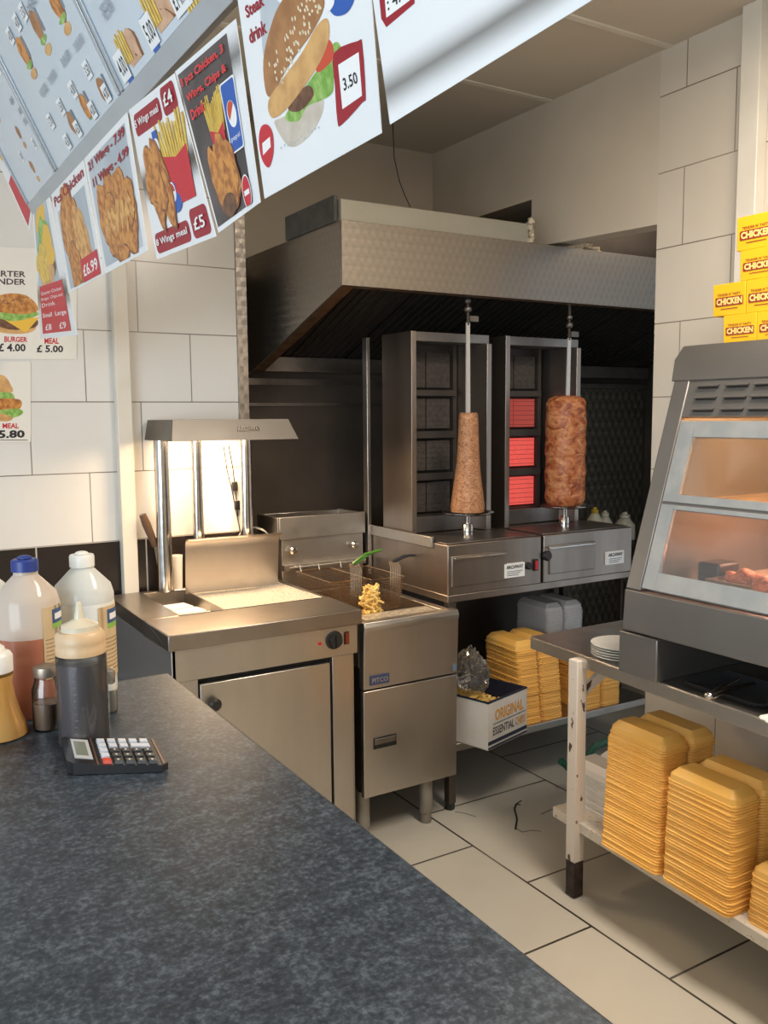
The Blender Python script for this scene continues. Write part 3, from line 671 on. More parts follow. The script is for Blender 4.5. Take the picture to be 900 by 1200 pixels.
# curved shield
mb = MB(mat('shield_steel', (.44, .39, .34), .33, 1, 6, (.36, .31, .27), .6, .03, 60)); K = 14; xa, xb = 1.145, 1.548; ya, yb_ = 3.475, 3.455
prof = []
for k in range(K+1):
    t = k/K
    if t < .7: prof.append((.0-.02*t/.7, z0+.005+(1.130-z0)*t/.7))
    else:
        a = (t-.7)/.3*radians(125); prof.append((-.02-.028*(1-cos(a)), 1.134+.028*sin(a)))
def shp(x, k, off=0): y = ya+(yb_-ya)*(x-xa)/(xb-xa)-.02; return Vector((x, y+prof[k][0]+off, prof[k][1]))
for k in range(K):
    mb.add([shp(xa, k), shp(xb, k), shp(xb, k+1), shp(xa, k+1), shp(xa, k, .002), shp(xb, k, .002), shp(xb, k+1, .002), shp(xa, k+1, .002)],
           [[0, 1, 2, 3], [7, 6, 5, 4], [0, 3, 7, 4], [1, 5, 6, 2]], True)
mb.build('curved_shield', sc)
mb = MB(BLACKR); mb.box(wx0-.004, wx1+.002, wy0-.005, wy0+.002, hz-.01, hz+.0010); mb.build('well_seam', sc)
# posts and lamp canopy
def post(px, y, r, ztop=1.575):
    p = at(px, 600, 1, y); mb = MB(CHROME); mb.lathe((p.x, y, hz), [(r+.004, 0), (r+.004, .004), (r, .005), (r, ztop-hz)], 28); mb.build('post', sc)
post(191.5, 3.52, .031); post(232, 3.535, .024); post(289, 3.52, .027)
cx0, cx1, cy0, cy1, cz0, cz1 = 1.035, 1.555, 3.22, 3.575, 1.560, 1.640
mb = MB(mat('canopy_steel', (.19, .175, .158), .42, 1, 3, (.28, .26, .23), .5))
iA = [(cx0, cy0, cz0), (cx1, cy0, cz0), (cx1, cy1, cz0), (cx0, cy1, cz0)]
iB = [(cx0+.015, cy0+.03, cz1), (cx1-.03, cy0+.03, cz1), (cx1-.03, cy1, cz1), (cx0+.015, cy1, cz1)]
jA = [(cx0+.006, cy0+.006, cz0), (cx1-.006, cy0+.006, cz0), (cx1-.006, cy1-.006, cz0), (cx0+.006, cy1-.006, cz0)]
jB = [(cx0+.02, cy0+.034, cz1-.006), (cx1-.035, cy0+.034, cz1-.006), (cx1-.035, cy1-.006, cz1-.006), (cx0+.02, cy1-.006, cz1-.006)]
for i in range(4):
    k = (i+1) % 4
    mb.hexa([iA[i], iA[k], iB[k], iB[i]], [jA[i], jA[k], jB[k], jB[i]])
mb.hexa(jB, iB); mb.build('lamp_canopy', sc)
cs = Sheet((1.30, cy0+.018, 1.612), (1.40, cy0+.018, 1.612), (1.40, cy0+.011, 1.594), (1.30, cy0+.011, 1.594)); mb = MB(STEELD); cs.lay = .004
cs.text(mb, CHROME, 'ARCHWAY', 0, 1, 0, 1, .04); mb.build('maker_lettering', sc)
HLAMP = mat('heat_lamp_tube', (1, .8, .6), .4, emis=(1, .72, .42), estr=20)
for y in (3.32, 3.44):
    mb = MB(HLAMP); mb.tube([(1.12, y, 1.598), (1.46, y, 1.598)], .008, 10); mb.build('heat_lamp', sc)
lp = area('heat_lamp_light', (1.29, 3.38, 1.586), (1.29, 3.38, 0), .38, .20, 9, (1.0, .70, .42))

# things leaning behind the scuttle
t = thing('chip_scoop', 'scoop with brown handle leaning behind the left post', 'scoop', at(175, 600, 1, 3.54))
mb = MB(mat('brown_handle', (.12, .06, .03), .4)); P1 = at(167, 603, 1, 3.54); P2 = at(182, 640, 1, 3.54); mb.tube([P1, P1.lerp(P2, .3), P2], [.014, .018, .013], 12); mb.build('handle', t)
mb = MB(CHROME); P3 = at(190, 672, 1, 3.545); P3.z = hz+.02; mb.tube([P2, P3], .006, 8); mb.build('shaft', t)
p = at(212, 690, 1, 3.54)
mb = MB(mat('white_cup', (.8, .76, .68), .5)); mb.lathe((p.x-.012, 3.545, hz), [(.0, 0), (.02, .0), (.024, .14), (.021, .14), (.018, .004), (0, .003)], 24); mb.build('paper_cup', label='tall narrow white cup behind the left canopy post', cat='cup')
mb = MB(CHROME); c = at(297, 640, 1, 3.568); mb.tube([c+Vector((.082*cos(a), 0, .082*sin(a))) for a in [2*pi*k/30 for k in range(30)]], .006, 8, close=True)
mb.build('sieve_hoop', label='round steel sieve hoop behind the curved shield', cat='sieve')
t = thing('power_cable', 'thin twin power cable with inline switch hanging beside the right post', 'cable', at(272, 560, 1, 3.585))
mb = MB(BLACK)
mb.tube([at(x, y, 1, 3.59) for x, y in ((262, 522), (266, 550), (272, 575), (278, 605), (283, 630))], .0022, 6); mb.tube([at(x, y, 1, 3.592) for x, y in ((268, 522), (273, 550), (276, 575), (279, 605))], .0022, 6); mb.build('flex', t)
for q in ((275, 570), (278, 592)):
    c = at(*q, 1, 3.585); mb = MB(BLACK); mb.box(c.x-.012, c.x+.012, c.y-.008, c.y+.008, c.z-.02, c.z+.02); mb.build('inline_switch', t, .003)

# ================================================================== PREP TABLE AND ITS THINGS
tt = .855
A = Vector((2.062, 2.386, 0)); dirv = Vector((-.065, -1, 0)).normalized()     # front edge line
def fp(s, x, z): p = A+dirv*s; return Vector((p.x+x, p.y, z))
tb = thing('prep_table', 'steel-topped prep table on chipped white legs along the right wall', 'table', (2.35, 1.6, 0))
L_ = 1.75
mb = MB(STEELH); mb.hexa([fp(0, 0, tt-.004), fp(L_, 0, tt-.004), fp(L_, 2.69-fp(L_, 0, 0).x, tt-.004), fp(0, 2.69-A.x, tt-.004)], [fp(0, 0, tt), fp(L_, 0, tt), fp(L_, 2.69-fp(L_, 0, 0).x, tt), fp(0, 2.69-A.x, tt)])
mb.hexa([fp(0, 0, tt-.045), fp(L_, 0, tt-.045), fp(L_, .012, tt-.045), fp(0, .012, tt-.045)], [fp(0, 0, tt-.003), fp(L_, 0, tt-.003), fp(L_, .012, tt-.003), fp(0, .012, tt-.003)])
mb.box(A.x+.005, 2.69, 2.374, 2.386, tt-.045, tt-.003); mb.build('worktop', tb, .003)
PNK = mat('faded_white_paint', (.62, .50, .42), .5, 0, 30, (.12, .07, .05), 1, .2, 40, lo=.70, hi=.74)
for x, y in ((2.045, 2.125), (2.0, .78), (2.62, .78)):
    mb = MB(CHIPPED); mb.box(x-.022, x+.022, y-.022, y+.022, .13, tt-.02); mb.build('leg', tb, .003)
    mb = MB(mat('worn_black_leg_end', (.02, .012, .01), .6, 0, 30, (.09, .05, .04), .5)); mb.box(x-.021, x+.021, y-.021, y+.021, 0.004, .131); mb.lathe((x, y, 0), [(.018, 0), (.018, .006)], 12); mb.build('foot', tb, .002)
mb = MB(CHIPPED); a = at(686, 812, 1, 2.10); mb.hexa([(2.065, 2.115, .70), (2.065, 2.135, .70), (2.065, 2.135, .735), (2.065, 2.115, .735)], [(2.26, 2.115, .805), (2.26, 2.135, .805), (2.26, 2.135, .84), (2.26, 2.115, .84)]); mb.build('brace', tb, .001)
SHELFP = mat('dusty_white_shelf', (.68, .62, .54), .5, 0, 60, (.25, .18, .12), .8, lo=.62, hi=.68)
mb = MB(SHELFP); mb.hexa([fp(.14, 0, .235), fp(L_, 0, .235), fp(L_, .6, .235), fp(.14, .6, .235)], [fp(.14, 0, .27), fp(L_, 0, .27), fp(L_, .6, .27), fp(.14, .6, .27)]); mb.build('undershelf', tb, .002)

# stacked plates
CER = mat('white_glazed_ceramic', (.80, .78, .73), .15)
for i in range(5):
    mb = MB(CER); mb.lathe((2.128+.003*(i % 2), 2.01, tt+.001+i*.0085), [(.0, 0), (.055, .0), (.06, .003), (.098, .012), (.100, .0145), (.097, .0145), (.058, .006), (0, .0055)], 44)
    mb.build('plate', label=['white plate at the bottom of the stack by the warmer', 'white plate second from the bottom of the plate stack', 'white plate in the middle of the plate stack', 'white plate just under the top one of the stack', 'white plate on top of the stack by the warmer'][i], cat='plate', group='plates stacked on the prep table')

# foam clamshell boxes, nested open: two domes side by side
FOAMYEL = mat('yellow_foam', (1.0, .55, .12), .40, 0, 8, (1.0, .62, .20), .6)
FOAMTOP = FOAMYEL
FOAMW = mat('white_foam', (.82, .82, .82), .45)
def foam_mesh(m, top):
    mb = MB(m); ly, lx, H = .122, .058, .042
    for cx in (-.061, .061):
        def ring(sx, sy, z, cr=.02):
            pts = []
            for qx, qy, a0 in ((1, -1, -90), (1, 1, 0), (-1, 1, 90), (-1, -1, 180)):
                for k in range(4):
                    a = radians(a0+k*30); pts.append((cx+qx*(sx-cr)+cr*cos(a), qy*(sy-cr)+cr*sin(a), z))
            return pts
        rings = [ring(lx, ly, 0), ring(lx, ly, .0042), ring(lx-.003, ly-.003, .0056), ring(lx-.005, ly-.005, .022 if top else .011)]
        if top: rings += [ring(lx-.024, ly-.026, H, .004)]
        else: rings += [ring(lx-.009, ly-.009, .0122, .012)]
        n = 16; vs = [p for r_ in rings for p in r_]
        fs = [[i*n+j, i*n+(j+1) % n, (i+1)*n+(j+1) % n, (i+1)*n+j] for i in range(len(rings)-1) for j in range(n)]
        fs.append([(len(rings)-1)*n+j for j in range(n)]); fs.append(list(range(n))[::-1])
        mb.add(vs, fs, True)
    mb.box(-.006, .006, -ly+.01, ly-.01, .0, .003)
    return mb
cache = {}
def foam_stack(x, y, z, n, colour, where, lean=(0, 0), seed=0, pitch=.0080):
    m = FOAMYEL if colour == 'yellow' else FOAMW
    rnd = random.Random(seed); grp = '%s foam boxes %s' % (colour, where)
    for i in range(n):
        top = i == n-1; key = (colour, top)
        if key not in cache:
            o = foam_mesh(m, top).build('foam_box', cat='foam box', ang=22); cache[key] = o.data
        else:
            o = bpy.data.objects.new('foam_box', cache[key]); COL.objects.link(o); o['category'] = 'foam box'
        f = i/max(1, n-1)
        g = (i//7)
        rg = random.Random(seed*31+g)
        o.location = (x+lean[0]*f+rnd.uniform(-.0015, .0015)+rg.uniform(-.002, .002), y+lean[1]*f+rnd.uniform(-.0015, .0015)+rg.uniform(-.002, .002), z+.0005+i*pitch)
        o.rotation_euler = (0, 0, -.03+rnd.uniform(-.012, .012))
        o['group'] = grp
        o['label'] = ('%s foam food box on top of the stack %s' if top else '%s foam food box nested inside the stack %s') % (colour, where)
sz = .27
foam_stack(2.115, 1.842, sz, 44, 'yellow', 'beside the table leg', (.075, .05), 1)
foam_stack(2.100, 1.580, sz, 38, 'yellow', 'second from the table leg', (.04, .02), 2)
foam_stack(2.13, 1.310, sz, 17, 'yellow', 'at the right edge of the photo', (.01, .0), 3)
foam_stack(2.245, 2.115, sz, 17, 'white', 'behind the table leg', (.0, .0), 4)
foam_stack(2.57, 3.00, .295, 37, 'yellow', 'beside the card box', (-.03, .0), 5, .0092)
foam_stack(2.93, 3.00, .295, 31, 'yellow', 'under the prep table corner', (.0, .0), 6, .0090)
foam_stack(2.965, 3.29, .295, 44, 'white', 'at the back of the bench shelf', (.0, .0), 7, .0092)

# card box of chips
cb = thing('cardboard_box', 'white and navy cardboard box of raw chips on the bench shelf', 'box', (2.2, 2.9, .296))
Fc = Vector((2.140, 2.728, 0)); ux = Vector((.268, .077, 0)); ul = ux.length; ux.normalize(); uy = Vector((-ux.y, ux.x, 0)); dl = .30
zb, zt = .296, .497
def cp(a, b, z): p = Fc+ux*a+uy*b; return (p.x, p.y, z)
CARD = mat('white_card', (.72, .70, .67), .6, 0, 8, (.6, .57, .52), .5); NAVY = mat('navy_print', (.015, .022, .05), .5)
mb = MB(CARD); th = .005
for a0, a1, b0, b1 in ((0, ul, 0, th), (0, ul, dl-th, dl), (0, th, th, dl-th), (ul-th, ul, th, dl-th)):
    mb.hexa([cp(a0, b0, zb), cp(a1, b0, zb), cp(a1, b1, zb), cp(a0, b1, zb)], [cp(a0, b0, zt), cp(a1, b0, zt), cp(a1, b1, zt), cp(a0, b1, zt)])
mb.hexa([cp(0, 0, zb), cp(ul, 0, zb), cp(ul, dl, zb), cp(0, dl, zb)], [cp(0, 0, zb+.004), cp(ul, 0, zb+.004), cp(ul, dl, zb+.004), cp(0, dl, zb+.004)])
mb.build('carton', cb)
mb = MB(NAVY); e = .001
mb.hexa([cp(ul-th-e, th, zt-.09), cp(ul-th-e, dl-th, zt-.09), cp(ul-th-e, dl-th, zt+.001), cp(ul-th-e, th, zt+.001)], [cp(ul-th-2*e, th, zt-.09), cp(ul-th-2*e, dl-th, zt-.09), cp(ul-th-2*e, dl-th, zt+.001), cp(ul-th-2*e, th, zt+.001)])
for a0, a1, b0, b1 in ((-e, ul+e, -e, th+e), (-e, th, 0, dl), (ul-th, ul+e, 0, dl)):
    mb.hexa([cp(a0, b0, zt-.006), cp(a1, b0, zt-.006), cp(a1, b1, zt-.006), cp(a0, b1, zt-.006)], [cp(a0, b0, zt+e), cp(a1, b0, zt+e), cp(a1, b1, zt+e), cp(a0, b1, zt+e)])
mb.hexa([cp(0, dl-th-e, zt-.09), cp(ul, dl-th-e, zt-.09), cp(ul, dl-th-e, zt), cp(0, dl-th-e, zt)], [cp(0, dl-th-2*e, zt-.09), cp(ul, dl-th-2*e, zt-.09), cp(ul, dl-th-2*e, zt), cp(0, dl-th-2*e, zt)])
mb.build('inner_walls', cb, label='navy inner card')
fl_ = Sheet(cp(ul-th-.003, th, zt-.004), cp(ul-th-.003, dl-th, zt-.004), cp(ul-th-.003, dl-th, zt-.085), cp(ul-th-.003, th, zt-.085)); fl_.n = -Vector((ux.x, ux.y, 0))
fb_ = Sheet(cp(.02, dl-th-.004, zt-.004), cp(ul-th, dl-th-.004, zt-.004), cp(ul-th, dl-th-.004, zt-.085), cp(.02, dl-th-.004, zt-.085))
mb = MB(PRWHITE)
for k, w in enumerate(('STRAIGHT CUT', 'DEEP FROZEN')):
    fb_.text(mb, PRWHITE, w, .98-.1*k, .25+.1*k, .90-.34*k, .70-.34*k, .02)
s1 = Sheet(cp(0, -.0005, zt), cp(ul, -.0005, zt), cp(ul, -.0005, zb), cp(0, -.0005, zb))
ORANGE = mat('orange_print', (.72, .34, .04), .5)
s1.text(mb, ORANGE, 'ORIGINAL', .17, .90, .56, .80, .03)
s1.rect(mb, INK, .12, .97, .50, .515); s1.text(mb, INK, 'ESSENTIAL', .12, .66, .27, .44, .01); s1.text(mb, ORANGE, 'CHIPS', .69, .95, .27, .44, .02)
s1.rect(mb, NAVY, 0, 1, .10, .18); s1.rect(mb, NAVY, 0, 1, .02, .06)
mb.build('printing', cb, label='orange and black lettering')
mb = MB(mat('raw_chips', (.74, .52, .16), .5, 0, 30, (.6, .38, .1), .6)); rnd = random.Random(21)
for i in range(330):
    a, b = rnd.uniform(.025, .245), rnd.uniform(.025, .26); c = Vector(cp(a, b, zt-.03+rnd.uniform(0, .03)-.10*max(0, a-.09)/.16))
    ang = rnd.uniform(0, 6.28); d = Vector((cos(ang), sin(ang), rnd.uniform(-.15, .15)))*.015; mb.tube([c-d, c+d], .0048, 4)
mb.hexa([cp(.008, .008, zb+.006), cp(ul-.008, .008, zb+.006), cp(ul-.008, dl-.008, zb+.006), cp(.008, dl-.008, zb+.006)], [cp(.008, .008, zt-.03), cp(ul-.008, .008, zt-.13), cp(ul-.008, dl-.008, zt-.13), cp(.008, dl-.008, zt-.03)])
mb.build('raw_chips', label='raw pale chips filling the card box', cat='chips', kind='stuff')
BAG = glass_mat('clear_plastic_bag', (.97, .96, .95), .06, .05, (.75, .72, .66))
bm = bmesh.new(); bmesh.ops.create_icosphere(bm, subdivisions=4, radius=1)
rnd = random.Random(8); ph = [(Vector((rnd.uniform(-1, 1), rnd.uniform(-1, 1), rnd.uniform(-1, 1)))*rnd.uniform(5, 22), rnd.uniform(0, 6)) for _ in range(14)]
mb = MB(BAG); vs = []
for v in bm.verts:
    c = v.co.copy(); k = 1+.13*sum(abs(sin(c.dot(q)+f)) for q, f in ph)/3-.45
    t = (c.z+1)/2; wr = (1.05-.30*t)
    lx = c.x*.072*wr*k+.0; lyy = c.y*.095*wr*k; lz = t*.21*k
    vs.append(Vector(cp(.075+lx-.02*t, .135+lyy, zt-.01+lz)))
mb.add(vs, [[q.index for q in f.verts] for f in bm.faces], False); bm.free()
mb.build('plastic_bag', label='crumpled clear plastic bag standing up out of the card box', cat='plastic bag', ang=8)
# green plastic tube under the tables
mb = MB(mat('green_plastic', (.03, .14, .09), .35))
c0 = [(2.66, 2.93), (2.70, 2.86), (2.745, 2.80), (2.82, 2.78)]
mb.tube([at(657, 892, 1, 2.75), at(664, 897, 1, 2.75), at(670, 905, 1, 2.74), at(678, 915, 1, 2.72), at(684, 903, 1, 2.70), at(688, 887, 1, 2.70), at(697, 875, 1, 2.70), at(712, 868, 1, 2.70), at(730, 872, 1, 2.72), at(740, 890, 1, 2.72), at(735, 910, 1, 2.73), at(718, 915, 1, 2.73), at(690, 908, 1, 2.74)], .016, 12)
for p_ in mb.v: p_.z = max(.002, p_.z)
zmin = min(p_.z for p_ in mb.v)
mb.build('green_tube', label='looped green plastic tube on the floor behind the white table leg', cat='tube')

# ================================================================== HOT DISPLAY WARMER
wy0_, wy1_ = .72, 1.89
P0 = Vector((2.011, 0, 1.122)); P1_ = Vector((2.204, 0, 1.750)); sl = (P1_-P0); slen = sl.length; sd = sl.normalized(); sn = Vector((-sd.z, 0, sd.x))
def wp(y, t, d=0): p = P0+sd*(t*slen)+sn*d; return Vector((p.x, y, p.z))
wm = thing('food_warmer', 'grey steel heated display cabinet with sloping glass on the prep table', 'food warmer', (2.33, 1.3, tt))
xb = 2.66
mb = MB(STEELG); mb.prism([(2.0, wy0_, .992), (2.008, wy0_, 1.118), (xb, wy0_, 1.118), (xb, wy0_, .992)], (0, wy1_-wy0_, 0)); mb.build('lower_casing', wm, .004)
B('plinth_foot', wm, STEELG, 2.004, 2.62, 1.755, 1.905, tt+.001, .986, .004)
B('plinth_foot', wm, STEELG, 2.02, 2.62, .73, .85, tt+.001, .992, .004)
B('back_panel', wm, mat('warm_stained_interior', (.62, .46, .30), .4, .6, 6, (.40, .24, .12), .7), xb-.03, xb, wy0_+.02, wy1_-.06, 1.118, 1.75, 0)
for a, b in ((wy1_-.058, wy1_), (wy0_, wy0_+.02)):
    mb = MB(STEELG); mb.prism([(P0.x, a, 1.119), (P1_.x, a, 1.75), (xb, a, 1.75), (xb, a, 1.119)], (0, b-a, 0)); mb.build('end_panel', wm, .004)
mb = MB(STEELG); mb.prism([(2.202, wy0_-.01, 1.748), (2.214, wy0_-.01, 1.815), (2.252, wy0_-.01, 1.858), (xb+.01, wy0_-.01, 1.858), (xb+.01, wy0_-.01, 1.751), ], (0, wy1_-wy0_+.02, 0)); mb.build('top_cap', wm, .003)
yi0, yi1 = wy0_+.02, wy1_-.058
def strip(mb, y0, y1, t0, t1, d0, d1): mb.hexa([wp(y0, t0, d0), wp(y1, t0, d0), wp(y1, t1, d0), wp(y0, t1, d0)], [wp(y0, t0, d1), wp(y1, t0, d1), wp(y1, t1, d1), wp(y0, t1, d1)])
mb = MB(STEELG); strip(mb, yi0, yi1, .825, 1.0, -.02, -.003); mb.build('louvre_panel', wm)
def wt(px, py): # slot position on the sloping front
    p = atp(px, py, wp(0, 0), sn); return p.y, (p-Vector((P0.x, p.y, P0.z))).dot(sd)/slen
mb = MB(STEELG); LV = [wt(x, y) for x, y in ((830, 452), (864, 452), (827, 465), (861, 466), (824, 478), (858, 478), (898, 452), (894, 466), (891, 478))]
SLOT = mat('slot_dark', (.03, .027, .025), .6)
for (y, t) in LV:
    t = .965-.055*(0 if t > .935 else (1 if t > .89 else 2))
    for yo in ((0,) if y > 1.42 else (0, -.13, -.26, -.39, -.52)):
        yy = y+yo
        mb.set(SLOT); strip(mb, yy-.036, yy+.036, t-.008, t+.006, -.003, -.001)
        mb.set(CHROME); a = [wp(yy-.038, t+.009, -.002), wp(yy+.038, t+.009, -.002), wp(yy+.038, t-.004, .008), wp(yy-.038, t-.004, .008)]
        b_ = [wp(yy-.038, t+.012, -.002), wp(yy+.038, t+.012, -.002), wp(yy+.038, t-.001, .010), wp(yy-.038, t-.001, .010)]
        mb.set(STEELG); mb.hexa(a, b_)
mb.build('louvres', wm)
TAPE = mat('silver_duct_tape', (.36, .39, .41), .4, .5, 14, (.46, .48, .48), .7, .15, 30)
def frame_win(nm, t0, t1, wl, wt_, wb, inset_y, tapem, panelab):
    f = MB(tapem)
    y1 = yi1-.006; y0 = yi0+.006
    strip(f, y1-wl, y1, t0, t1, -.012, .002); strip(f, y0, y0+wl, t0, t1, -.012, .002)
    strip(f, y0+wl, y1-wl, t1-wt_, t1, -.012, .002); strip(f, y0+wl, y1-wl, t0, t0+wb, -.012, .002)
    fo = f.build(nm, wm, .001, label=panelab)
    g = MB(MATS['display_glass'] if 'display_glass' in MATS else glass_mat('display_glass', (.97, .95, .92), .05))
    strip(g, y0+wl, y1-wl, t0+wb, t1-wt_, -.008, -.005); g.build('glass_pane', fo)
    return fo
frame_win('upper_flap', .422, .803, .055, .075, .036, 0, TAPE, 'upper flap patched with silver tape')
frame_win('lower_flap', .012, .408, .048, .020, .082, 0, TAPE, 'lower flap patched with silver tape')
mb = MB(STEELG); strip(mb, yi0, yi1, .406, .424, -.015, -.001); mb.build('middle_rail', wm)
B('inner_shelf', wm, mat('stained_shelf', (.55, .42, .28), .35, .7, 20, (.3, .17, .08), .7), 2.12, xb-.03, yi0, yi1, 1.375, 1.385, 0)
B('inner_floor', wm, STEELH, 2.04, xb-.03, yi0, yi1, 1.119, 1.126, 0)
WL = mat('warmer_lamp', (1, .8, .6), .4, emis=(1, .62, .30), estr=8)
for y in (1.05, 1.45):
    mb = MB(WL); mb.tube([(2.45, y-.13, 1.725), (2.45, y+.13, 1.725)], .008, 10); mb.build('lamp_tube', wm)
    mb = MB(WL); mb.tube([(2.45, y-.13, 1.36), (2.45, y+.13, 1.36)], .008, 10); mb.build('lamp_tube', wm)
area('warmer_upper_light', (2.44, 1.28, 1.735), (2.44, 1.28, 0), .25, .9, 12, (1, .60, .30))
area('warmer_lower_light', (2.44, 1.28, 1.355), (2.44, 1.28, 0), .25, .9, 8, (1, .52, .34))
t = thing('steel_tray', 'shallow steel tray of chicken inside the warmer', 'tray', (2.3, 1.35, 1.127))
mb = MB(STEELH); mb.box(2.14, 2.60, .80, 1.70, 1.127, 1.131); mb.box(2.14, 2.145, .80, 1.70, 1.131, 1.165); mb.box(2.595, 2.60, .80, 1.70, 1.131, 1.165); mb.box(2.145, 2.595, .80, .805, 1.131, 1.165); mb.box(2.145, 2.595, 1.695, 1.70, 1.131, 1.165); mb.build('pan', t)
CHK = rmeat('fried_chicken', (.40, .10, .04), (.62, .22, .12), (.80, .42, .28), 30, .7)
rnd = random.Random(12)
desc = ['chicken piece at the left end of the warmer tray', 'plump chicken piece second in the warmer tray', 'chicken piece against the lower glass', 'chicken piece behind the front ones', 'chicken piece lying on the heap', 'knobbly chicken piece at the right of the glass',
        'small chicken wing at the front of the tray', 'chicken piece near the tray back edge', 'chicken piece at the cropped right of the warmer']
pos = [(2.22, 1.62), (2.24, 1.52), (2.20, 1.43), (2.33, 1.56), (2.26, 1.45), (2.22, 1.33), (2.18, 1.53), (2.42, 1.45), (2.25, 1.22)]
for i, (x, y) in enumerate(pos):
    zz = 1.131+.032+(.04 if i == 4 else 0)
    mb = MB(CHK); R3 = Matrix.Rotation(rnd.uniform(0, 3), 3, 'Z'); mb.blob((x, y, zz), .055, .036, .032, 18, 12, .28, i+40, R3)
    k = R3 @ Vector((.06, 0, 0)); mb.blob(Vector((x, y, zz))+k, .022, .018, .018, 12, 8, .25, i, R3)
    mb.build('chicken_piece', label='fried '+desc[i], cat='fried chicken', group='fried chicken in the warmer')
B('tub', None, BLACK, 2.20, 2.30, 1.70, 1.78, 1.127, 1.20, .008, label='small dark container left of the chicken in the warmer', cat='container')

# trays and tongs under the warmer
def tray(x0, x1, y0, y1, z, label):
    def rr(x0, x1, y0, y1, z, r=.03):
        pts = []
        for cx, cy, a0 in ((x1-r, y0+r, -90), (x1-r, y1-r, 0), (x0+r, y1-r, 90), (x0+r, y0+r, 180)):
            for k in range(6): a = radians(a0+k*18); pts.append((cx+r*cos(a), cy+r*sin(a), z))
        return pts
    mb = MB(mat('dark_tray', (.10, .10, .105), .35, .6)); rs = [rr(x0+.02, x1-.02, y0+.02, y1-.02, z), rr(x0, x1, y0, y1, z+.018), rr(x0+.006, x1-.006, y0+.006, y1-.006, z+.020), rr(x0+.024, x1-.024, y0+.024, y1-.024, z+.004)]
    n = 24; vs = [p for r_ in rs for p in r_]
    fs = [[i*n+j, i*n+(j+1) % n, (i+1)*n+(j+1) % n, (i+1)*n+j] for i in range(3) for j in range(n)]; fs += [list(range(n))[::-1], [3*n+j for j in range(n)]]
    mb.add(vs, fs, True); return mb.build('serving_tray', label=label, cat='tray')
tray(2.03, 2.24, 1.42, 1.70, tt+.001, 'dark grey serving tray under the warmer, nearest the plates')
tray(2.08, 2.34, 1.10, 1.40, tt+.001, 'dark grey serving tray under the warmer, at the photo edge')
t = thing('tongs', 'chrome serving tongs lying across the dark tray', 'tongs', (2.09, 1.55, tt+.02))
mb = MB(CHROME); a = at(830, 815, 2, tt+.027); mb.tube([a, a+Vector((.05, .0, .012)), a+Vector((.17, .03, .01))], [.008, .006, .004], 8); mb.build('arm', t)
mb = MB(CHROME); mb.tube([a+Vector((0, -.012, 0)), a+Vector((.05, -.02, .012)), a+Vector((.17, -.02, .01))], [.008, .006, .004], 8); mb.blob(a+Vector((-.004, -.006, .002)), .012, .014, .011); mb.build('arm', t)
mb = MB(mat('white_cloth', (.75, .73, .68), .8)); p = at(897, 843, 2, tt+.015)
for i in range(5): mb.blob(p+Vector((.03+.008*i, -.012*i, .002*i-.002)), .035, .022, .010, 12, 8, .3, i)
mb.build('folded_cloth', label='scrap of white cloth on the table edge at the right', cat='cloth')

# chicken boxes stacked on the warmer
YEL = mat('yellow_card', (.86, .50, .015), .45, 0, 6, (.80, .44, .01), .5)
DRED = mat('maroon_print', (.30, .03, .02), .45); YEL2 = mat('pale_yellow_print', (.90, .68, .22), .45)
def chicken_box(y1, z0, w, h, label, x=2.33, d=.15, tap=.012):
    y0 = y1-w; t = thing('chicken_box', label, 'food box', (x+d/2, (y0+y1)/2, z0), 'yellow chicken boxes stacked on the warmer')
    mb = MB(YEL)
    mb.hexa([(x, y0, z0), (x+d, y0, z0), (x+d, y1, z0), (x, y1, z0)], [(x-tap*.3, y0, z0+h), (x+d, y0, z0+h), (x+d, y1, z0+h), (x-tap*.3, y1, z0+h)])
    mb.build('carton', t, .0015)
    s_ = Sheet((x-tap*.3-.0008, y1, z0+h), (x-tap*.3-.0008, y0, z0+h), (x-.0008, y0, z0), (x-.0008, y1, z0)); mb = MB(DRED)
    s_.text(mb, DRED, "TENDER N' TASTY", .14, .86, .62, .70, .02, .0)
    s_.rect(mb, DRED, .08, .94, .30, .58, .03); s_.text(mb, YEL2, 'CHICKEN', .11, .91, .34, .55, .05)
    s_.rect(mb, DRED, .25, .78, .20, .225)
    mb.build('printing', t)
    return t
wtz = 1.8595
chicken_box(1.812, wtz, .115, .086, 'yellow chicken box in the bottom row, left end')
chicken_box(1.695, wtz, .115, .086, 'yellow chicken box in the bottom row, cut by the photo edge')
z2 = wtz+.087; chicken_box(1.853, z2, .115, .096, 'yellow chicken box jutting out leftmost in the second row')
chicken_box(1.736, z2, .115, .096, 'yellow chicken box in the second row, cut by the photo edge')
z3 = z2+.097; chicken_box(1.760, z3, .13, .088, 'yellow chicken box second from the top of the pile')
z4 = z3+.089; chicken_box(1.775, z4, .13, .098, 'yellow chicken box on the very top of the pile')

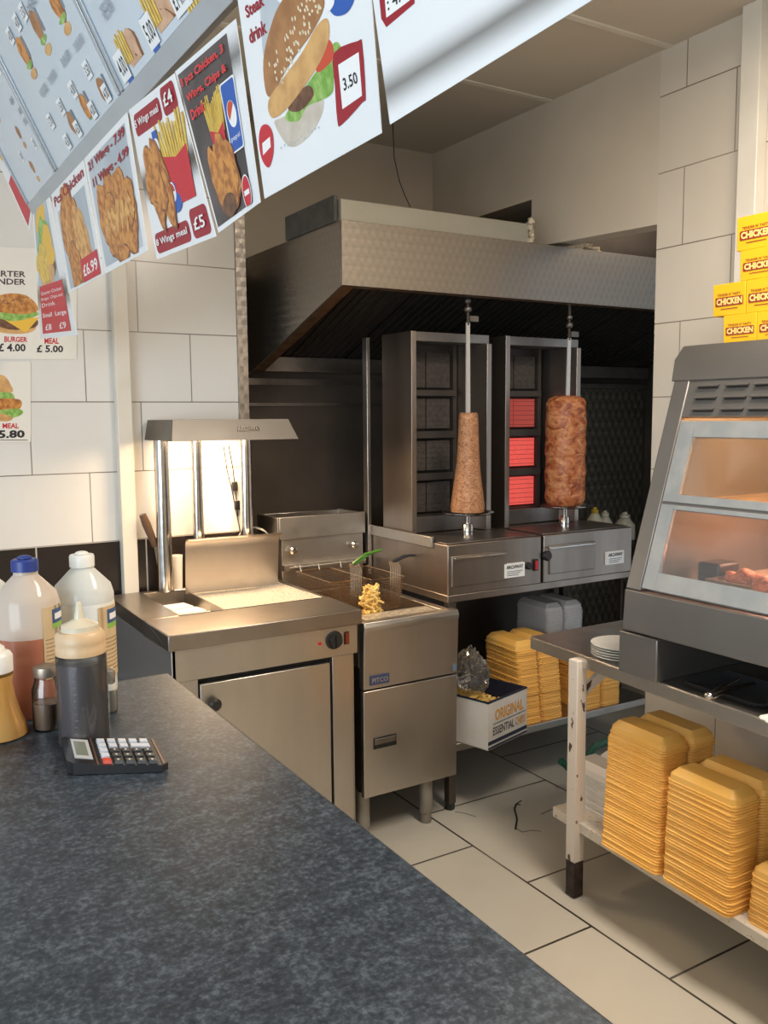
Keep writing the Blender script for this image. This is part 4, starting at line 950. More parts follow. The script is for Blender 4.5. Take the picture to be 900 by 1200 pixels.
# ================================================================== COUNTER
CT = 1.10
COUNT = bpy.data.materials.new('speckled_slate_laminate'); COUNT.use_nodes = True
N = COUNT.node_tree.nodes; L = COUNT.node_tree.links; b = N['Principled BSDF']
tc = N.new('ShaderNodeTexCoord'); n1 = N.new('ShaderNodeTexNoise'); n1.inputs['Scale'].default_value = 120; n1.inputs['Detail'].default_value = 8; n1.inputs['Roughness'].default_value = .7
n2 = N.new('ShaderNodeTexNoise'); n2.inputs['Scale'].default_value = 38; n2.inputs['Detail'].default_value = 6
L.new(tc.outputs['Object'], n1.inputs[0]); L.new(tc.outputs['Object'], n2.inputs[0])
ad = N.new('ShaderNodeMath'); ad.operation = 'MULTIPLY_ADD'; ad.inputs[1].default_value = .4; L.new(n2.outputs[0], ad.inputs[0]); L.new(n1.outputs[0], ad.inputs[2])
cr = N.new('ShaderNodeValToRGB'); e = cr.color_ramp.elements; e[0].position = .57; e[0].color = (.012, .020, .030, 1); e[1].position = .90; e[1].color = (.10, .13, .16, 1); q = e.new(.70); q.color = (.030, .043, .060, 1)
L.new(ad.outputs[0], cr.inputs[0]); L.new(cr.outputs[0], b.inputs['Base Color']); b.inputs['Roughness'].default_value = .38
cn = thing('counter', 'long speckled slate laminate service counter in the foreground', 'counter', (0, .7, 0))
cxe = .563; cye = 1.835
mb = MB(COUNT); mb.box(-.45, cxe, -.9, cye, CT-.04, CT); mb.build('counter_top', cn, .004)
B('front_panel', cn, mat('counter_panel', (.25, .23, .2), .5), -.38, -.36, -.85, cye-.04, 0, CT-.04, 0)
B('cabinet_body', cn, MATS['counter_panel'], -.36, cxe-.06, -.85, cye-.05, .05, CT-.04, 0)

# ---- bottles and jars on the counter, profiles in photo pixels turned into metres
def lp_(cx, base_py, prof, zbase=CT, back=0):
    p = at(cx, base_py, 2, zbase); p = Vector((p.x, p.y, zbase)); k = ppm(p+Vector((0, 0, .1)))
    out = []
    for hw, py in prof: out.append((hw/k, max(0, at(cx, py, 1, p.y).z-zbase)))
    return p, out, k
def fluid(name, col, rough=.3): return mat(name, col, rough, 0, 12, tuple(c*.8 for c in col), .5, coat=.3)
WETG = glass_mat('sauce_wetted_plastic', (.95, .94, .92), .03, .06, (.7, .65, .6))
HAZE = glass_mat('hazy_plastic', (.92, .92, .88), .03, .66, (.86, .88, .84))
HAZEO = glass_mat('sauce_smeared_plastic', (.92, .82, .7), .03, .60, (.82, .72, .62))
CLEARG = glass_mat('clear_glass', (.95, .96, .95), .05)
LBL = mat('bottle_label', (.66, .50, .30), .5, 0, 20, (.55, .40, .22), .6)
def curved_label(mb, m, c, r, a0, a1, z0, z1, d=.0012, n=10, slope=0):
    mb.set(m); 
    for k in range(n):
        t0, t1 = a0+(a1-a0)*k/n, a0+(a1-a0)*(k+1)/n
        q = lambda a, z, rr: (c[0]+rr*cos(a), c[1]+rr*sin(a), z)
        mb.add([q(t0, z0, r+d), q(t1, z0, r+d), q(t1, z1, r+d), q(t0, z1, r+d), q(t0, z0, r), q(t1, z0, r), q(t1, z1, r), q(t0, z1, r)], [[0, 1, 2, 3], [4, 7, 6, 5], [0, 4, 5, 1], [2, 6, 7, 3], [0, 3, 7, 4], [1, 5, 6, 2]], True)
def jug(cx, base, label, capm, fillm, fill_py, prof, cap, shell, lab=True):
    p, pr, k = lp_(cx, base, prof); t = thing('sauce_jug', label, 'bottle', p)
    zf = at(cx, fill_py, 1, p.y).z-CT; rr = pr[1][0]
    lo = [(r, max(z, .001)) for r, z in pr if z < zf-.002]+[(rr, zf)]; hi = [(rr, zf)]+[(r, z) for r, z in pr if z > zf+.002]
    mb = MB(shell); mb.lathe(p, hi, 40, cap=False); mb.build('bottle_body', t)
    mb = MB(fillm); mb.lathe(p, [(0, .001)]+lo+[(rr*.99, zf), (0, zf)], 40, cap=False); mb.build('sauce_fill', t)
    _, cpz, _ = lp_(cx, base, cap); mb = MB(capm); mb.lathe(p, [(0, cpz[0][1])]+cpz+[(0, cpz[-1][1])], 30, cap=False)
    mb.blob(p+Vector((0, 0, cpz[-1][1]+.002)), .013, .013, .005); mb.build('cap', t)
    if lab:
        va = atan2(-p.y, -p.x)    # direction to the camera
        mb = MB(LBL); z = lambda py: at(cx, py, 1, p.y).z
        a0, a1 = va+.45, va+1.75
        curved_label(mb, LBL, p, rr, a0, a1, z(790), z(707), .0012)
        curved_label(mb, mat('label_green', (.25, .48, .08), .5), p, rr+.0012, a0+.35, a1, z(733), z(727), .0005)
        curved_label(mb, mat('label_blue', (.05, .10, .22), .5), p, rr+.0012, a0+.35, a1-.1, z(727), z(711), .0005)
        curved_label(mb, PRWHITE, p, rr+.0018, a0+.45, a1-.35, z(723), z(716), .0004)
        for j in range(9): curved_label(mb, mat('label_small_print', (.30, .20, .10), .5), p, rr+.0012, a0+.06, a1, z(745+j*4.5), z(744+j*4.5), .0004)
        mb.build('label_sticker', t)
    return t, p, rr
BLUEC = mat('blue_cap', (.025, .05, .24), .35); WCAP = mat('white_cap', (.80, .79, .74), .35)
t, p, rr = jug(38, 833, 'big jug half full of red-brown sauce with blue cap', BLUEC, fluid('red_brown_sauce', (.46, .17, .10)), 742,
    [(35, 838), (36, 830), (36, 705), (33, 693), (13, 672), (13, 668)], [(15, 668), (15, 656), (13, 654)], HAZEO)
t, p, rr = jug(103, 812, 'big jug of white mayonnaise with white cap', WCAP, fluid('mayonnaise', (.84, .84, .78)), 703,
    [(33, 812), (34, 806), (34, 695), (31, 684), (12, 664), (12, 660)], [(14, 663), (14, 651), (13, 649)], HAZE)
jug(-8, 822, 'jug with pinkish cap cut off by the left photo edge', mat('mauve_cap', (.42, .25, .28), .4), fluid('pale_sauce', (.62, .60, .52)), 690, [(21, 822), (22, 815), (22, 690), (20, 684), (12, 676)], [(14, 680), (14, 672), (8, 668), (6, 660)], HAZE, False)
# squeeze bottle
p, pr, k = lp_(99.5, 868, [(28, 872), (29, 866), (28.5, 766)]); t = thing('squeeze_bottle', 'tall squeeze bottle of dark sauce beside the calculator', 'bottle', p)
mb = MB(glass_mat('frosted_plastic', (.95, .95, .95), .03, .07, (.62, .60, .58))); mb.lathe(p, [(0, .001)]+pr+[(pr[-1][0]*.8, pr[-1][1]+.002)], 40, cap=False); mb.build('bottle_body', t)
_, q, _ = lp_(99.5, 868, [(27, 868), (27, 774)]); mb = MB(fluid('dark_brown_sauce', (.065, .05, .06))); mb.lathe(p, [(0, .002), (q[0][0], .002), (q[1][0], q[1][1]), (0, q[1][1])], 36); mb.build('sauce_fill', t)
_, q, _ = lp_(99.5, 868, [(28, 764), (28.5, 756), (27.5, 754), (28.5, 750), (28, 742), (25, 738), (20, 737)])
mb = MB(mat('orange_stained_cap', (.62, .40, .20), .4, 0, 12, (.74, .58, .40), .7)); mb.lathe(p, [(0, q[0][1])]+q, 40, cap=False); mb.build('screw_collar', t)
_, q, _ = lp_(99.5, 868, [(21, 738), (21, 731), (14, 728), (6, 724), (4.5, 716), (3, 706), (1.5, 704)])
mb = MB(mat('clear_nozzle_plastic', (.66, .60, .46), .3)); mb.lathe(p, q+[(0, q[-1][1])], 32, cap=False); mb.build('nozzle', t)
mb = MB(mat('moulded_marks', (.25, .22, .22), .4)); va = atan2(-p.y, -p.x)
for j in range(12): z = at(99.5, 775+j*7.5, 1, p.y).z; curved_label(mb, MATS['moulded_marks'], p, pr[1][0], va-.35, va-.35+(.16 if j % 4 == 0 else .08), z, z+.0006, .0006, 2)
mb.build('volume_marks', t)
# honey coloured dispenser
p, pr, k = lp_(-2, 862, [(30, 868), (33, 860), (31, 846), (26, 834), (21, 815), (19, 800), (20, 790)]); t = thing('dispenser_bottle', 'waisted bottle of orange sauce with white cap at the left edge', 'bottle', p)
mb = MB(mat('orange_sauce_bottle', (.60, .30, .07), .25, 0, 5, (.72, .42, .14), .6, coat=.5)); mb.lathe(p, [(0, .001)]+pr, 40, cap=False); mb.build('bottle_body', t)
_, q, _ = lp_(-2, 862, [(20.5, 786), (20.5, 768), (18, 764), (13, 762), (12, 758), (8, 755), (0, 754)]); mb = MB(WCAP); mb.lathe(p, [(0, q[0][1])]+q, 36, cap=False); mb.build('cap', t)
# shakers
def shaker(cx, base, hw, top, capm, fillm, fillpy, label):
    p, pr, k = lp_(cx, base, [(hw*.9, base+2), (hw, base-4), (hw, top+28), (hw*.78, top+18), (hw*.78, top+12)]); t = thing('shaker', label, 'shaker', p)
    sq = lambda a, z: .10*(abs(cos(2*a)))**2 if z > .002 else .1
    mb = MB(CLEARG); mb.lathe(p, [(0, .001)]+pr, 32, cap=False); mb.build('glass_jar', t)
    zf = at(cx, fillpy, 1, p.y).z-CT; mb = MB(fillm); mb.lathe(p, [(0, .003), (pr[1][0]*.9, .003), (pr[1][0]*.92, zf), (0, zf)], 28); mb.build('contents', t)
    _, q, _ = lp_(cx, base, [(hw*.82, top+13), (hw*.86, top+6), (hw*.8, top+2), (hw*.5, top)]); mb = MB(capm); mb.lathe(p, [(0, q[0][1])]+q+[(0, q[-1][1])], 28, cap=False); mb.build('lid', t)
shaker(57, 853, 17, 778, mat('tin_lid', (.32, .27, .22), .4, .8), fluid('brown_seasoning', (.19, .12, .075), .8), 822, 'square glass shaker of brown seasoning with metal lid')
shaker(129, 834, 9, 783, mat('tin_lid2', (.4, .37, .32), .4, .8), fluid('salt', (.72, .70, .64), .8), 800, 'small glass salt shaker between squeeze bottle and mayonnaise')

# calculator
c00 = at(79, 909, 2, CT); c10 = at(199, 905, 2, CT); c01 = at(72, 876, 2, CT)
c11 = c10+(c01-c00)
cu = (c10-c00); cv = (c01-c00); cl = cu.length; cwd = cv.length
cal = thing('calculator', 'black desktop calculator with grey and black keys and red key', 'calculator', (c00+c11)/2)
def kp(u, v, h): p = c00+cu*u+cv*v; return Vector((p.x, p.y, CT+h))
def htop(u): return .021-.018*u if u < .35 else .0147-.003*(u-.35)/.65
BODY = mat('calculator_black', (.018, .018, .02), .25)
mb = MB(BODY); us = [0, .06, .35, .7, .93, 1.0]
for a, b_ in zip(us, us[1:]):
    ins = lambda u: (.10 if u in (0, 1.0) else .0)
    mb.hexa([kp(a, ins(a), .001), kp(b_, ins(b_), .001), kp(b_, 1-ins(b_), .001), kp(a, 1-ins(a), .001)], [kp(a, ins(a), htop(a)), kp(b_, ins(b_), htop(b_)), kp(b_, 1-ins(b_), htop(b_)), kp(a, 1-ins(a), htop(a))])
mb.build('case', cal)
def kq(mb, u0, u1, v0, v1, h0, h1, sh=.0):
    mb.hexa([kp(u0, v0, htop(u0)+h0), kp(u1, v0, htop(u1)+h0), kp(u1, v1, htop(u1)+h0), kp(u0, v1, htop(u0)+h0)],
            [kp(u0+sh, v0+sh, htop(u0)+h1), kp(u1-sh, v0+sh, htop(u1)+h1), kp(u1-sh, v1-sh, htop(u1)+h1), kp(u0+sh, v1-sh, htop(u0)+h1)])
mb = MB(mat('display_bezel', (.50, .52, .55), .4)); kq(mb, .09, .27, .18, .88, -.001, .001); mb.set(mat('lcd_grey', (.20, .23, .19), .25)); kq(mb, .115, .235, .28, .78, .001, .0015); mb.build('display', cal)
mb = MB(mat('copper_trim', (.40, .24, .17), .3, .8)); kq(mb, .295, .312, .03, .97, -.001, .001); kq(mb, .945, .962, .06, .94, -.002, .0012); mb.build('trim_strip', cal)
KG = mat('light_grey_key', (.62, .65, .72), .4); KB = mat('black_key', (.02, .02, .022), .3); KR = mat('red_key', (.65, .07, .03), .4)
u0s, du, v0s, dv_ = .355, .112, .05, .178
for c in range(5):
    for r_ in range(5):          # r_ = 0 is the row nearest the camera
        m_ = KG if (r_ >= 3 or c == 0) else KB
        if c == 0 and r_ == 0: m_ = KR
        if r_ == 3 and c == 4: continue
        w = 2 if (r_ == 3 and c == 3) else 1
        mb = MB(m_); a = u0s+c*du; v = v0s+r_*dv_
        kq(mb, a, a+du*w-.02, v, v+dv_-.05, -.001, .0045, .008)
        if m_ is KB: mb.set(PRWHITE); kq(mb, a+.035, a+.055, v+.05, v+.08, .0046, .0048)
        mb.build('key', cal, label='red key' if m_ is KR else None)

# ================================================================== MENU BOARDS AND SHEETS ABOVE THE COUNTER
mxT, mzT = .54, 2.28
TS = radians(13); TB = radians(26)
nS = Vector((-cos(TS), 0, -sin(TS))); nB = Vector((-cos(TB), 0, -sin(TB)))
pS = Vector((mxT, 0, mzT)); pB = Vector((mxT-.004, 0, mzT+.015))
def onS(x, y): return atp(x, y, pS, nS)
def onB(x, y): return atp(x, y, pB, nB)
ALU = mat('menu_frame_aluminium', (.50, .54, .58), .35, .8, 4, (.4, .44, .48), .5)
BOARDM = mat('menu_board_face', (.52, .60, .68), .22, 0, 3, (.46, .54, .62), .5, coat=.8)
BCH = mat('board_fried_chicken', (.62, .36, .20), .3, 0, 40, (.45, .22, .10), .8, coat=.6)
BSTEEL = mat('board_price_tag', (.80, .82, .84), .4)
sb = Vector((-sin(TB), 0, cos(TB)))
mbar = thing('menu_rail', 'brushed aluminium rail holding the menu sheets above the counter', 'rail', (mxT, 1.8, mzT))
def yz(y, s, d=0): return Vector((pB.x, y, pB.z))+sb*s+nB*d
mb = MB(ALU); mb.hexa([yz(.2, -.02, -.02), yz(2.985, -.02, -.02), yz(2.985, .018, -.02), yz(.2, .018, -.02)], [yz(.2, -.02, .003), yz(2.985, -.02, .003), yz(2.985, .018, .003), yz(.2, .018, .003)]); mb.build('rail_bar', mbar, .001)
def menu_board(y_far, y_near, label):
    h = .60; t = thing('menu_board', label, 'menu board', yz((y_far+y_near)/2, .028), 'menu boards above the counter')
    mb = MB(BOARDM); mb.hexa([yz(y_near, .019, -.02), yz(y_far, .019, -.02), yz(y_far, h, -.02), yz(y_near, h, -.02)], [yz(y_near, .019, 0), yz(y_far, .019, 0), yz(y_far, h, 0), yz(y_near, h, 0)]); mb.build('panel', t)
    for y in (y_far, y_near):
        mb = MB(ALU)
        s_ = -1 if y == y_far else 1
        a, b_ = y, y+s_*.014
        mb.hexa([yz(a, .019, 0), yz(b_, .019, 0), yz(b_, h, 0), yz(a, h, 0)], [yz(a, .019, .005), yz(b_, .019, .005), yz(b_, h, .005), yz(a, h, .005)])
        mb.build('frame_edge', t, .001)
    S_ = Sheet(yz(y_far, h), yz(y_near, h), yz(y_near, .019), yz(y_far, .019)); return t, S_
tA, SA = menu_board(1.885, 1.12, 'menu board with fried chicken portions behind the tall meal sheets')
tBd, SBd = menu_board(2.545, 1.893, 'menu board with burgers and prices left of the chicken board')
tC, SCd = menu_board(2.985, 2.553, 'dim menu board at the far left end of the row')
def uvB(S_, px, py):
    p = onB(px, py); u = (p-S_.c[0]).dot((S_.c[1]-S_.c[0]).normalized())/S_.w; v = (p-S_.c[0]).dot((S_.c[3]-S_.c[0]).normalized())/S_.h; return u, v
def tagp(S_, mb, px, py, txt, w=.055, h=.06):
    u, v = uvB(S_, px, py); w *= .62; h *= .75
    if not (w < u < 1-w and -.02 < v < 1): return
    v = max(v, h+.01)
    S_.rect(mb, BSTEEL, u-w, u+w, v-h, v+h); S_.text(mb, INK, txt, u-w*.8, u+w*.8, v-h*.6, v+h*.6, .02)
def wordp(S_, mb, px, py, txt, w=.08, h=.018):
    u, v = uvB(S_, px, py); w *= .6; h *= .7
    if w < u < 1-w: S_.text(mb, GREYT, txt, u-w, u+w, v-h, v+h, .0)
def blobp(S_, mb, px, py, r, m_, seed, el=1.3): u, v = uvB(S_, px, py); S_.ell(mb, m_, u, v, r*.72, r*el*.9, 0, .09, seed)
# chicken board
mbp = MB(BCH)
for i, (x, y, r_) in enumerate(((160, 68, .060), (170, 90, .05), (200, 30, .085), (207, 52, .07), (240, 8, .07), (258, 4, .05))):
    blobp(SA, mbp, x, y, r_, BCH, i)
for (x, y) in ((146, 60), (178, 14), (222, -8)):
    u, v = uvB(SA, x, y)
    for k in range(5): SA.rect(mbp, FRIES, u-.035+.015*k, u-.024+.015*k, v-.04, v+.05+.01*(k % 2))
for (x, y) in ((150, 84), (178, 42)):
    u, v = uvB(SA, x, y); SA.rect(mbp, BLUEP, u-.02, u+.02, v-.06, v+.06); SA.ell(mbp, PRWHITE, u, v, .015, .015); SA.ell(mbp, TOMATO, u, v, .012, .012, 0, 0, 0, 20, (0, 180))
mbp.build('printed_picture', tA)
mbp = MB(INK); tagp(SA, mbp, 156, 103, '4.00'); tagp(SA, mbp, 189, 64, '5.00'); tagp(SA, mbp, 224, 24, '£14.99', .08, .055)
wordp(SA, mbp, 128, 14, '1 PIECE CHICKEN', .07); wordp(SA, mbp, 124, 6, '2 PIECES CHICKEN', .07); mbp.build('lettering', tA)
# burger board
mbp = MB(BUN)
for i, (x, y, k) in enumerate(((68, 10, 0), (46, 36, 1), (30, 66, 2), (124, 112, 3), (103, 130, 4), (88, 150, 5))):
    u, v = uvB(SBd, x, y); r_ = .045 if i < 3 else .036
    SBd.ell(mbp, BUN if i % 2 else FRIED, u, v+.02, r_, r_*1.1, 0, .05, i); SBd.ell(mbp, SALAD, u, v-.035, r_, r_*.22, 0, .1, i); SBd.ell(mbp, BUNL, u, v-.07, r_*.95, r_*.35, 0, .03, i)
    SBd.rect(mbp, GREYT, u+r_, u+r_+.018, v-.02, v+.06)
mbp.build('printed_picture', tBd)
mbp = MB(INK)
for x, y, s_ in ((103, 82, '3.50'), (86, 105, '4.00'), (72, 125, '3.50'), (60, 142, '3.70'), (28, 14, '3.50'), (21, 26, '4.00'), (13, 42, '4.00'), (134, 127, '4.00'), (116, 142, '4.00'), (98, 163, '4.50'), (86, 178, '4.50')): tagp(SBd, mbp, x, y, s_, .045, .04)
for x, y, s_ in ((93, 50, 'CHICKEN BURGER'), (78, 68, 'BURGER'), (62, 90, 'FISH BURGER'), (52, 106, 'VEGGIE'), (38, 4, 'MEAL')): wordp(SBd, mbp, x, y, s_, .09, .022)
mbp.build('lettering', tBd)
mbp = MB(BUN)
for i, (x, y) in enumerate(((12, 96), (40, 200), (58, 190), (-6, 130), (24, 160))):
    u, v = uvB(SCd, x, y)
    if not .05 < u < .95: continue
    SCd.ell(mbp, BUN, u, v+.02, .035, .04, 0, .05, i); SCd.ell(mbp, BUNL, u, v-.04, .03, .02, 0, .03, i)
mbp.build('printed_picture', tC)
mbp = MB(INK)
for x, y, s_ in ((4, 62, '4.00'), (25, 183, '3.00'), (40, 168, '2.50'), (44, 155, '3.00'), (-2, 80, '3.50')): tagp(SCd, mbp, x, y, s_, .035, .035)
for x, y, s_ in ((24, 130, 'WRAPS'), (30, 142, 'SPECIALS'), (14, 118, 'KEBABS')): wordp(SCd, mbp, x, y, s_, .07, .02)
mbp.build('lettering', tC)

def mk_sheet(px, label, curl=.0, on=onS):
    curl = 0
    S_ = Sheet(*[on(*q) for q in px], curl=curl)
    c = (S_.c[0]+S_.c[1])/2; t = thing('menu_sheet', label, 'menu sheet', c, 'paper menu sheets hanging from the rail')
    mb = MB(PAPER); S_.slab(mb, .0012); mb.build('paper', t); return t, S_
# sheet with the salad picture, leftmost
t, s = mk_sheet([(38, 240), (57, 226), (91, 393), (47, 397)], 'narrow menu sheet with salad picture, furthest left of the hanging row')
mb = MB(GREYBG); s.rect(mb, GREYBG, .08, .80, .42, .97)
for i, (u, v, m_) in enumerate(((.4, .85, CHEESE), (.45, .75, SALAD), (.4, .65, SALAD), (.5, .55, PATTY), (.42, .5, BUNL), (.55, .68, CHEESE), (.3, .58, FRIES))): s.ell(mb, m_, u, v, .24, .18, 0, .12, i)
s.rect(mb, RED, .10, .88, .04, .42); mb.build('printed_picture', t)
mb = MB(PRWHITE)
for k, w in enumerate(('Quarter Chicken', 'Burger, Chips and', 'Drink')): s.text(mb, PRWHITE, w, .14, .82-.25*(k == 2), .345-.045*k, .375-.045*k, .0)
s.text(mb, PRWHITE, 'Small  Large', .14, .84, .16, .205, .01); s.text(mb, PRWHITE, '£8    £9', .20, .78, .065, .115, .01); mb.build('lettering', t)
# chicken 6.99
t, s = mk_sheet([(60, 228), (97, 184), (121, 322), (80, 344)], 'menu sheet priced 6.99 with chicken pieces')
mb = MB(GREYBG); s.rect(mb, GREYBG, .10, .92, .03, .80)
for i, (u, v, a, b_) in enumerate(((.35, .55, .20, .34), (.42, .36, .18, .30), (.5, .58, .14, .2), (.62, .44, .16, .22), (.35, .2, .16, .2), (.7, .34, .14, .14))): s.ell(mb, FRIEDL if i % 2 else FRIED, u, v, a, b_*.9, 0, .10, i)
s.rect(mb, RED, .50, .96, .02, .24); mb.build('printed_picture', t)
mb = MB(RED); s.text(mb, REDD, 'Pcs Chicken', .06, .96, .86, .95, .03); s.text(mb, PRWHITE, '£6.99', .54, .92, .07, .18, .02); mb.build('lettering', t)
# wings 7.99 4.99
t, s = mk_sheet([(98, 183), (148, 127), (173, 294), (123, 321)], 'menu sheet with two wings prices, 7.99 and 4.99', .02)
mb = MB(GREYBG); s.rect(mb, GREYBG, .06, .93, .05, .93)
for i, (u, v, a, b_) in enumerate(((.28, .46, .18, .22), (.46, .50, .16, .24), (.62, .52, .17, .16), (.40, .30, .17, .28), (.52, .28, .13, .26), (.72, .32, .20, .24), (.80, .42, .12, .12))): s.ell(mb, FRIED, u, v, a, b_*.8, 10*i, .10, i+3)
for i in range(14): s.ell(mb, FRIEDL, .25+.045*i, .3+.18*((i*7) % 5)/5, .035, .05, 20*i, .2, i)
mb.build('printed_picture', t)
mb = MB(RED); s.text(mb, REDD, '21 Wings - 7.99', .08, .92, .83, .92, .03); s.text(mb, REDD, '11 Wings - 4.99', .12, .94, .69, .78, .03); mb.build('lettering', t)
# 5 wings meal / 8 wings meal
def fries_cup(s, mb, u0, u1, v0, v1, vt, seed=0):
    r_ = random.Random(seed)
    for k in range(22):
        u = u0+(u1-u0)*(k % 11+.5)/11; w = (u1-u0)*.04; du = (u-(u0+u1)/2)*.35; top = vt-r_.random()*.12*(vt-v1)*3
        s.poly(mb, FRIES, [(u-w, v1-.05), (u+w, v1-.05), (u+w+du, top), (u-w+du, top)])
    q = (u1-u0)*.12
    s.poly(mb, RED, [(u0+q, v0), (u1-q, v0), (u1, v1), ((u0+u1)/2, v1-.04), (u0, v1)])
t, s = mk_sheet([(151, 129), (204, 86), (253, 277), (184, 304)], 'white menu sheet with 5 and 8 Wings meal prices', .012)
mb = MB(RED); s.rect(mb, REDD, .07, .64, .81, .95, .04); s.rect(mb, REDD, .68, .95, .81, .98, .04); s.rect(mb, REDD, .04, .66, .03, .17, .04); s.rect(mb, REDD, .70, .97, .03, .22, .04)
fries_cup(s, mb, .50, .93, .28, .60, .82, 1)
s.rect(mb, BLUEP, .38, .48, .60, .78); s.ell(mb, PRWHITE, .43, .68, .05, .05); s.ell(mb, BLUEP, .55, .30, .10, .06); s.rect(mb, BLUEP, .46, .60, .30, .42); s.ell(mb, PRWHITE, .53, .37, .06, .06); s.ell(mb, TOMATO, .53, .37, .05, .05, 0, 0, 0, 20, (0, 180))
for i, (u, v, a, b_) in enumerate(((.22, .52, .13, .18), (.38, .54, .12, .18), (.24, .36, .08, .16), (.40, .38, .12, .18), (.30, .45, .12, .15))): s.ell(mb, FRIED, u, v, a, b_, 8*i, .12, i+11)
mb.build('printed_picture', t)
mb = MB(PRWHITE); s.text(mb, PRWHITE, '5 Wings meal', .10, .61, .85, .91, .015); s.text(mb, PRWHITE, '£4', .73, .90, .86, .94, .015); s.text(mb, PRWHITE, '8 Wings meal', .07, .63, .07, .13, .015); s.text(mb, PRWHITE, '£5', .75, .92, .08, .16, .015); mb.build('lettering', t)
# dark sheet
t, s = mk_sheet([(205, 84), (276, 22), (305, 237), (256, 273)], 'dark menu sheet with 3 pcs Chicken, 3 Wings, Chips in red lettering', .01)
mb = MB(DKBG); s.rect(mb, DKBG, .03, .86, .03, .97)
fries_cup(s, mb, .34, .60, .36, .56, .76, 2)
s.ell(mb, PRWHITE, .47, .47, .03, .03); s.rect(mb, PRWHITE, .64, .88, .35, .75, .02); s.rect(mb, BLUEP, .655, .865, .36, .74, .02); s.ell(mb, PRWHITE, .76, .56, .07, .09, 20); s.ell(mb, TOMATO, .76, .57, .06, .075, 20, 0, 0, 20, (20, 200)); s.text(mb, PRWHITE, 'pepsi', .68, .84, .41, .445, .0)
for i, (u, v, a, b_) in enumerate(((.30, .30, .13, .20), (.46, .34, .12, .22), (.58, .30, .11, .2), (.40, .22, .16, .14), (.55, .20, .14, .12))): s.ell(mb, FRIED, u, v, a, b_, 12*i, .12, i+21)
s.ell(mb, PATTY, .42, .10, .15, .08); s.ell(mb, PRWHITE, .80, .10, .085, .12); s.ell(mb, RED, .80, .10, .075, .11); s.rect(mb, PRWHITE, .75, .85, .085, .115)
mb.build('printed_picture', t)
LRED = mat('bright_red_ink', (.75, .03, .04), .4)
mb = MB(LRED); s.text(mb, LRED, '3 pcs Chicken, 3', .06, .80, .875, .935, .03); s.text(mb, LRED, 'Wings, Chips &', .10, .80, .775, .835, .03); s.text(mb, LRED, 'Drink', .10, .36, .68, .74, .03); mb.build('lettering', t)
# large burger sheet: its upper part climbs onto the boards
s = None
t, s = mk_sheet([(268, -78), (426, -120), (447, 156), (310, 233)], 'large menu sheet with a big chicken burger priced 3.50', .006)
def uvS(s, px, py):
    # invert the sheet mapping numerically
    tgt = Vector((px, py)); u = v = .5
    def pr(u, v):
        d = s.p(u, v, 0)-EYE; z = d.dot(fwd); return Vector((450+F*d.dot(rgt)/z, 600-F*d.dot(upv)/z))
    for _ in range(12):
        f0 = pr(u, v); a = (pr(u+1e-3, v)-f0)*1e3; b_ = (pr(u, v+1e-3)-f0)*1e3; e_ = tgt-f0; det = a.x*b_.y-a.y*b_.x
        u += (e_.x*b_.y-e_.y*b_.x)/det; v += (a.x*e_.y-a.y*e_.x)/det
    return u, v
def spoly(s, mb, m_, pts): s.poly(mb, m_, [uvS(s, *q) for q in pts])
def smooth(pts, n=4):
    out = []; k = len(pts)
    for i in range(k):
        p0, p1, p2, p3 = [Vector(pts[(i+j-1) % k]) for j in range(4)]
        for q in range(n):
            t_ = q/n; out.append(tuple(.5*((2*p1)+(-p0+p2)*t_+(2*p0-5*p1+4*p2-p3)*t_**2+(-p0+3*p1-3*p2+p3)*t_**3)))
    return out
mb = MB(GREYBG)
spoly(s, mb, GREYBG, [(303, -20), (330, 5), (318, 118), (308, 60)])
spoly(s, mb, BUNW, smooth([(322, 145), (340, 172), (362, 160), (378, 132), (376, 112), (350, 130), (330, 138)]))
spoly(s, mb, SALAD, smooth([(334, 138), (350, 142), (360, 125), (376, 118), (390, 108), (392, 85), (400, 60), (392, 50), (370, 85), (350, 112)]))
spoly(s, mb, TOMATO, smooth([(372, 85), (390, 70), (390, 52), (382, 46), (372, 62)])); spoly(s, mb, PATTY, smooth([(338, 128), (352, 130), (368, 112), (362, 100), (345, 112)]))
spoly(s, mb, BUN, smooth([(312, 108), (309, 70), (318, 30), (330, 2), (352, -22), (376, -14), (380, 8), (366, 38), (346, 66), (330, 92), (320, 112)]))
spoly(s, mb, BUNL, smooth([(315, 118), (332, 92), (354, 62), (372, 30), (384, 22), (386, 44), (376, 72), (352, 108), (334, 130), (319, 138)]))
rnd = random.Random(5); s.hold = True
for i in range(70):
    a = rnd.random(); b_ = rnd.random(); cx = 322+a*48+(b_-.5)*14; cy = 88-a*92+(b_-.5)*26
    u, v = uvS(s, cx, cy); s.ell(mb, SEED, u, v, .006, .009, rnd.uniform(0, 90), 0, 0, 6)
s.hold = False
spoly(s, mb, BLUEP, smooth([(384, 0), (392, 18), (408, 14), (416, -6), (400, -16)])); spoly(s, mb, PRWHITE, smooth([(381, -6), (384, 14), (392, 4), (390, -10)]))
spoly(s, mb, REDD, smooth([(392, 62), (420, 48), (425, 52), (429, 112), (425, 120), (401, 146), (396, 142), (393, 100)], 3))
spoly(s, mb, PRWHITE, [(397, 76), (421, 61), (425, 112), (402, 128)])
spoly(s, mb, RED, smooth([(304, 160), (307, 148), (314, 146), (320, 156), (321, 178), (316, 196), (309, 190), (305, 176)], 3)); spoly(s, mb, PRWHITE, [(308, 168), (317, 160), (318, 172), (309, 182)])
s.hold = True
for i in range(12): u, v = uvS(s, 330+i*4, 175-i*2.3+rnd.uniform(-3, 3)); s.ell(mb, GREYBG, u, v, .005, .004, 0, 0, 0, 6)
s.hold = False
mb.build('printed_picture', t)
